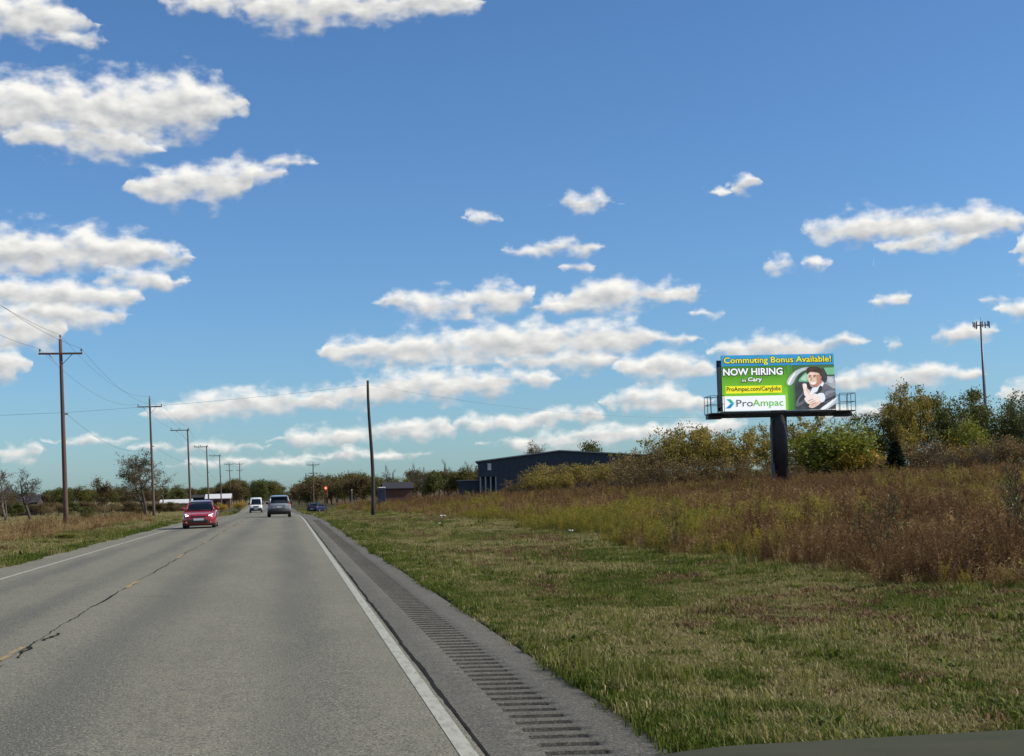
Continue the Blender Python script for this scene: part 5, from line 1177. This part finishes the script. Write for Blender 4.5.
vehicle('suv', (pv[0] - .02, pv[1] + 2.4, float(rz(pv[1] + 2.4) + crown(pv[0]))), math.pi, 'silver white sport utility vehicle with black bumper driving away up the road', 'suv',
        [(-2.42, .66, .42, .92, .03), (-2.32, .82, .36, .98, .04), (-1.9, .91, .34, 1.0, .05), (-1.15, .925, .34, 1.05, .06), (.5, .925, .34, 1.07, .06), (1.9, .92, .34, 1.09, .07), (2.25, .90, .36, 1.10, .08), (2.40, .80, .42, 1.08, .08)],
        SUVW, [(-2.44, .6, .30, .55, .02), (-2.34, .84, .28, .58, .02), (2.30, .90, .28, .60, .02), (2.42, .80, .32, .60, .02)], suv_house, [(.80, -1.45, .37, .24), (.80, 1.42, .37, .24)], suv_extras)

VANW = mat('white_van_paint', (0.66, .67, .68), .35, coat=.6)
van_house = [(-2.02, .80, .80, 1.22, 1.25), (-1.35, .86, .72, 1.24, 2.02), (-.6, .90, .78, 1.24, 2.16), (-.45, .90, .78, 1.24, 2.17)]
def van_extras(r):
    roof_and_pillars(r, VANW, van_house, 1, 2, back=False, th=.06)
    MB().loft([gring(-.44, .93, .80, 1.15, 2.19), gring(.2, .94, .82, 1.15, 2.26), gring(2.35, .94, .82, 1.15, 2.26), gring(2.5, .90, .78, 1.15, 2.20)]).build('cargo_body', VANW, r, True)
    MB().bevel_box(-.90, .90, -2.66, -2.42, .36, .72, .07).build('front_bumper', PLASTIC, r, True)
    MB().bevel_box(-.42, .42, -2.60, -2.50, .80, 1.0, .03).build('grille', PLASTIC, r)
    MB().box(-.25, .25, -2.675, -2.662, .5, .61).build('licence_plate', PLATE, r)
    for s in (-1, 1):
        MB().loft([[(s * .52, -2.50, .82), (s * .86, -2.36, .84), (s * .84, -2.26, 1.08), (s * .58, -2.42, 1.04)], [(s * .52, -2.54, .82), (s * .88, -2.40, .84), (s * .86, -2.30, 1.08), (s * .58, -2.46, 1.04)]]).build('headlight', CHROME, r)
        MB().bevel_box(min(s * .93, s * .965), max(s * .93, s * .965), -.55, -.35, 1.02, 1.06, .008).build('door_handle', PLASTIC, r)
    mirrors(r, .90, -1.55, 1.36, PLASTIC, .16, .17)
    MB().box(-.85, .85, -2.3, 2.4, .26, .33).build('underbody', PLASTIC, r)
Yv = 217.0; pw_ = dp(255.7, 511.3, Yv)
vehicle('white_van', (pw_[0], Yv + 2.6, float(rz(Yv) + crown(-4.4))), math.radians(1), 'white van coming up the opposite lane beside the driving suv', 'van',
        [(-2.58, .70, .38, .96, .04), (-2.48, .88, .34, 1.04, .05), (-2.1, .95, .32, 1.16, .06), (-1.6, .96, .32, 1.24, .06), (.5, .965, .32, 1.25, .04), (2.3, .965, .34, 1.25, .04), (2.5, .93, .40, 1.24, .04)],
        VANW, None, van_house, [(.84, -1.65, .36, .24), (.84, 1.45, .36, .24)], van_extras)
BLUEP = mat('blue_car_paint', (0.006, .014, .05), .5)
def blue_extras(r):
    roof_and_pillars(r, BLUEP, red_house, 1, 3)
    for s in (-1, 1): MB().bevel_box(min(s * .5, s * .78), max(s * .5, s * .78), 2.02, 2.13, .72, .86, .02).build('tail_light', mat('blue_car_tail', (.3, .02, .02), .3), r); 
    for s in (-1, 1): MB().bevel_box(min(s * .5, s * .76), max(s * .5, s * .76), -2.10, -1.98, .58, .70, .02).build('headlight', CHROME, r)
    MB().box(-.26, .26, 2.115, 2.135, .5, .61).build('licence_plate', PLATE, r); MB().bevel_box(-.8, .8, 2.0, 2.16, .28, .46, .04).build('rear_bumper', PLASTIC, r); mirrors(r, .80, -.62, 1.02, BLUEP)
pb = dp(316.5, 503.5, 214); zb2 = float(tz(pb[0], 214))
vehicle('parked_blue_car', (pb[0], 214, zb2 - .02), math.radians(160), 'dark blue car parked off the road near the orange traffic signal', 'car',
        [(-2.15, .58, .26, .58, .02), (-2.08, .74, .20, .66, .03), (-1.80, .85, .18, .77, .04), (-1.25, .875, .18, .86, .05), (-.90, .88, .18, .93, .06), (.4, .88, .18, .95, .05), (1.5, .875, .2, .97, .05), (1.95, .83, .22, .96, .06), (2.12, .70, .30, .88, .06)],
        BLUEP, None, red_house, [(.76, -1.32, .31, .2), (.76, 1.25, .31, .2)], blue_extras)

# the car the picture is taken from: its bonnet edge shows along the bottom of the frame
def own_car():
    xc = .0; r = empty('own_car', (xc, 1.5, float(rz(0)) - .05)); tag(r, 'dark olive bonnet edge of the car driving beside the rumble strip', 'car')
    OL = mat('olive_car_paint', (0.052, 0.055, 0.036), 1.0, (0.066, .067, .046), nscale=9, spec=.05)
    zg = CAMZ + .05
    pe = dp(1024, 735, 1.30)[2]; ps = dp(700, 743.5, 1.30)                    # crest height over the wing
    ztop = float(pe) + .045
    ys_ = [-.75, -.55, -.35, -.2, -.08, .05, .25, .5, .75, .95, 1.05]; zs_ = [-.06, -.03, -.004, 0, -.012, -.04, -.10, -.19, -.30, -.45, -.62]
    xs_ = [-1.0, -.95, -.8, -.65, -.5, -.4, -.3, -.2, -.1, 0, .1, .2, .3, .36, .40, .44, .48, .52, .56, .6, .65, .72, .8, .95, 1.0]
    def zx(x):
        a = abs(x); return -.06 + .06 * float(ss(.10, .44, a)) - .05 * float(ss(.95, 1.0, a))
    v = [(x, y, ztop + zy + zx(x) + .0) for y, zy in zip(ys_, zs_) for x in xs_]; n = len(xs_)
    f = [(j * n + i, j * n + i + 1, (j + 1) * n + i + 1, (j + 1) * n + i) for j in range(len(ys_) - 1) for i in range(n - 1)]
    m = bpy.data.meshes.new('bonnet'); m.from_pydata(v, [], f); m.materials.append(OL); m.polygons.foreach_set('use_smooth', [True] * len(m.polygons)); link('bonnet', m, r)
    for s in (-1, 1):
        a, b = sorted((s * 1.0, s * .95)); MB().bevel_box(a, b, -.75, 1.0, .45, ztop - .40, .02).build('wing', OL, r)
        wheel(r, s * .8, .45, .34, .22, s)
        MB().bevel_box(min(s * .55, s * .9), max(s * .55, s * .9), 1.03, 1.12, .62, .78, .03).build('headlight', CHROME, r)
    MB().bevel_box(-.95, .95, .98, 1.16, .30, .60, .05).build('front_bumper', OL, r); MB().bevel_box(-.5, .5, 1.06, 1.10, .62, .74, .02).build('grille', PLASTIC, r)
own_car()
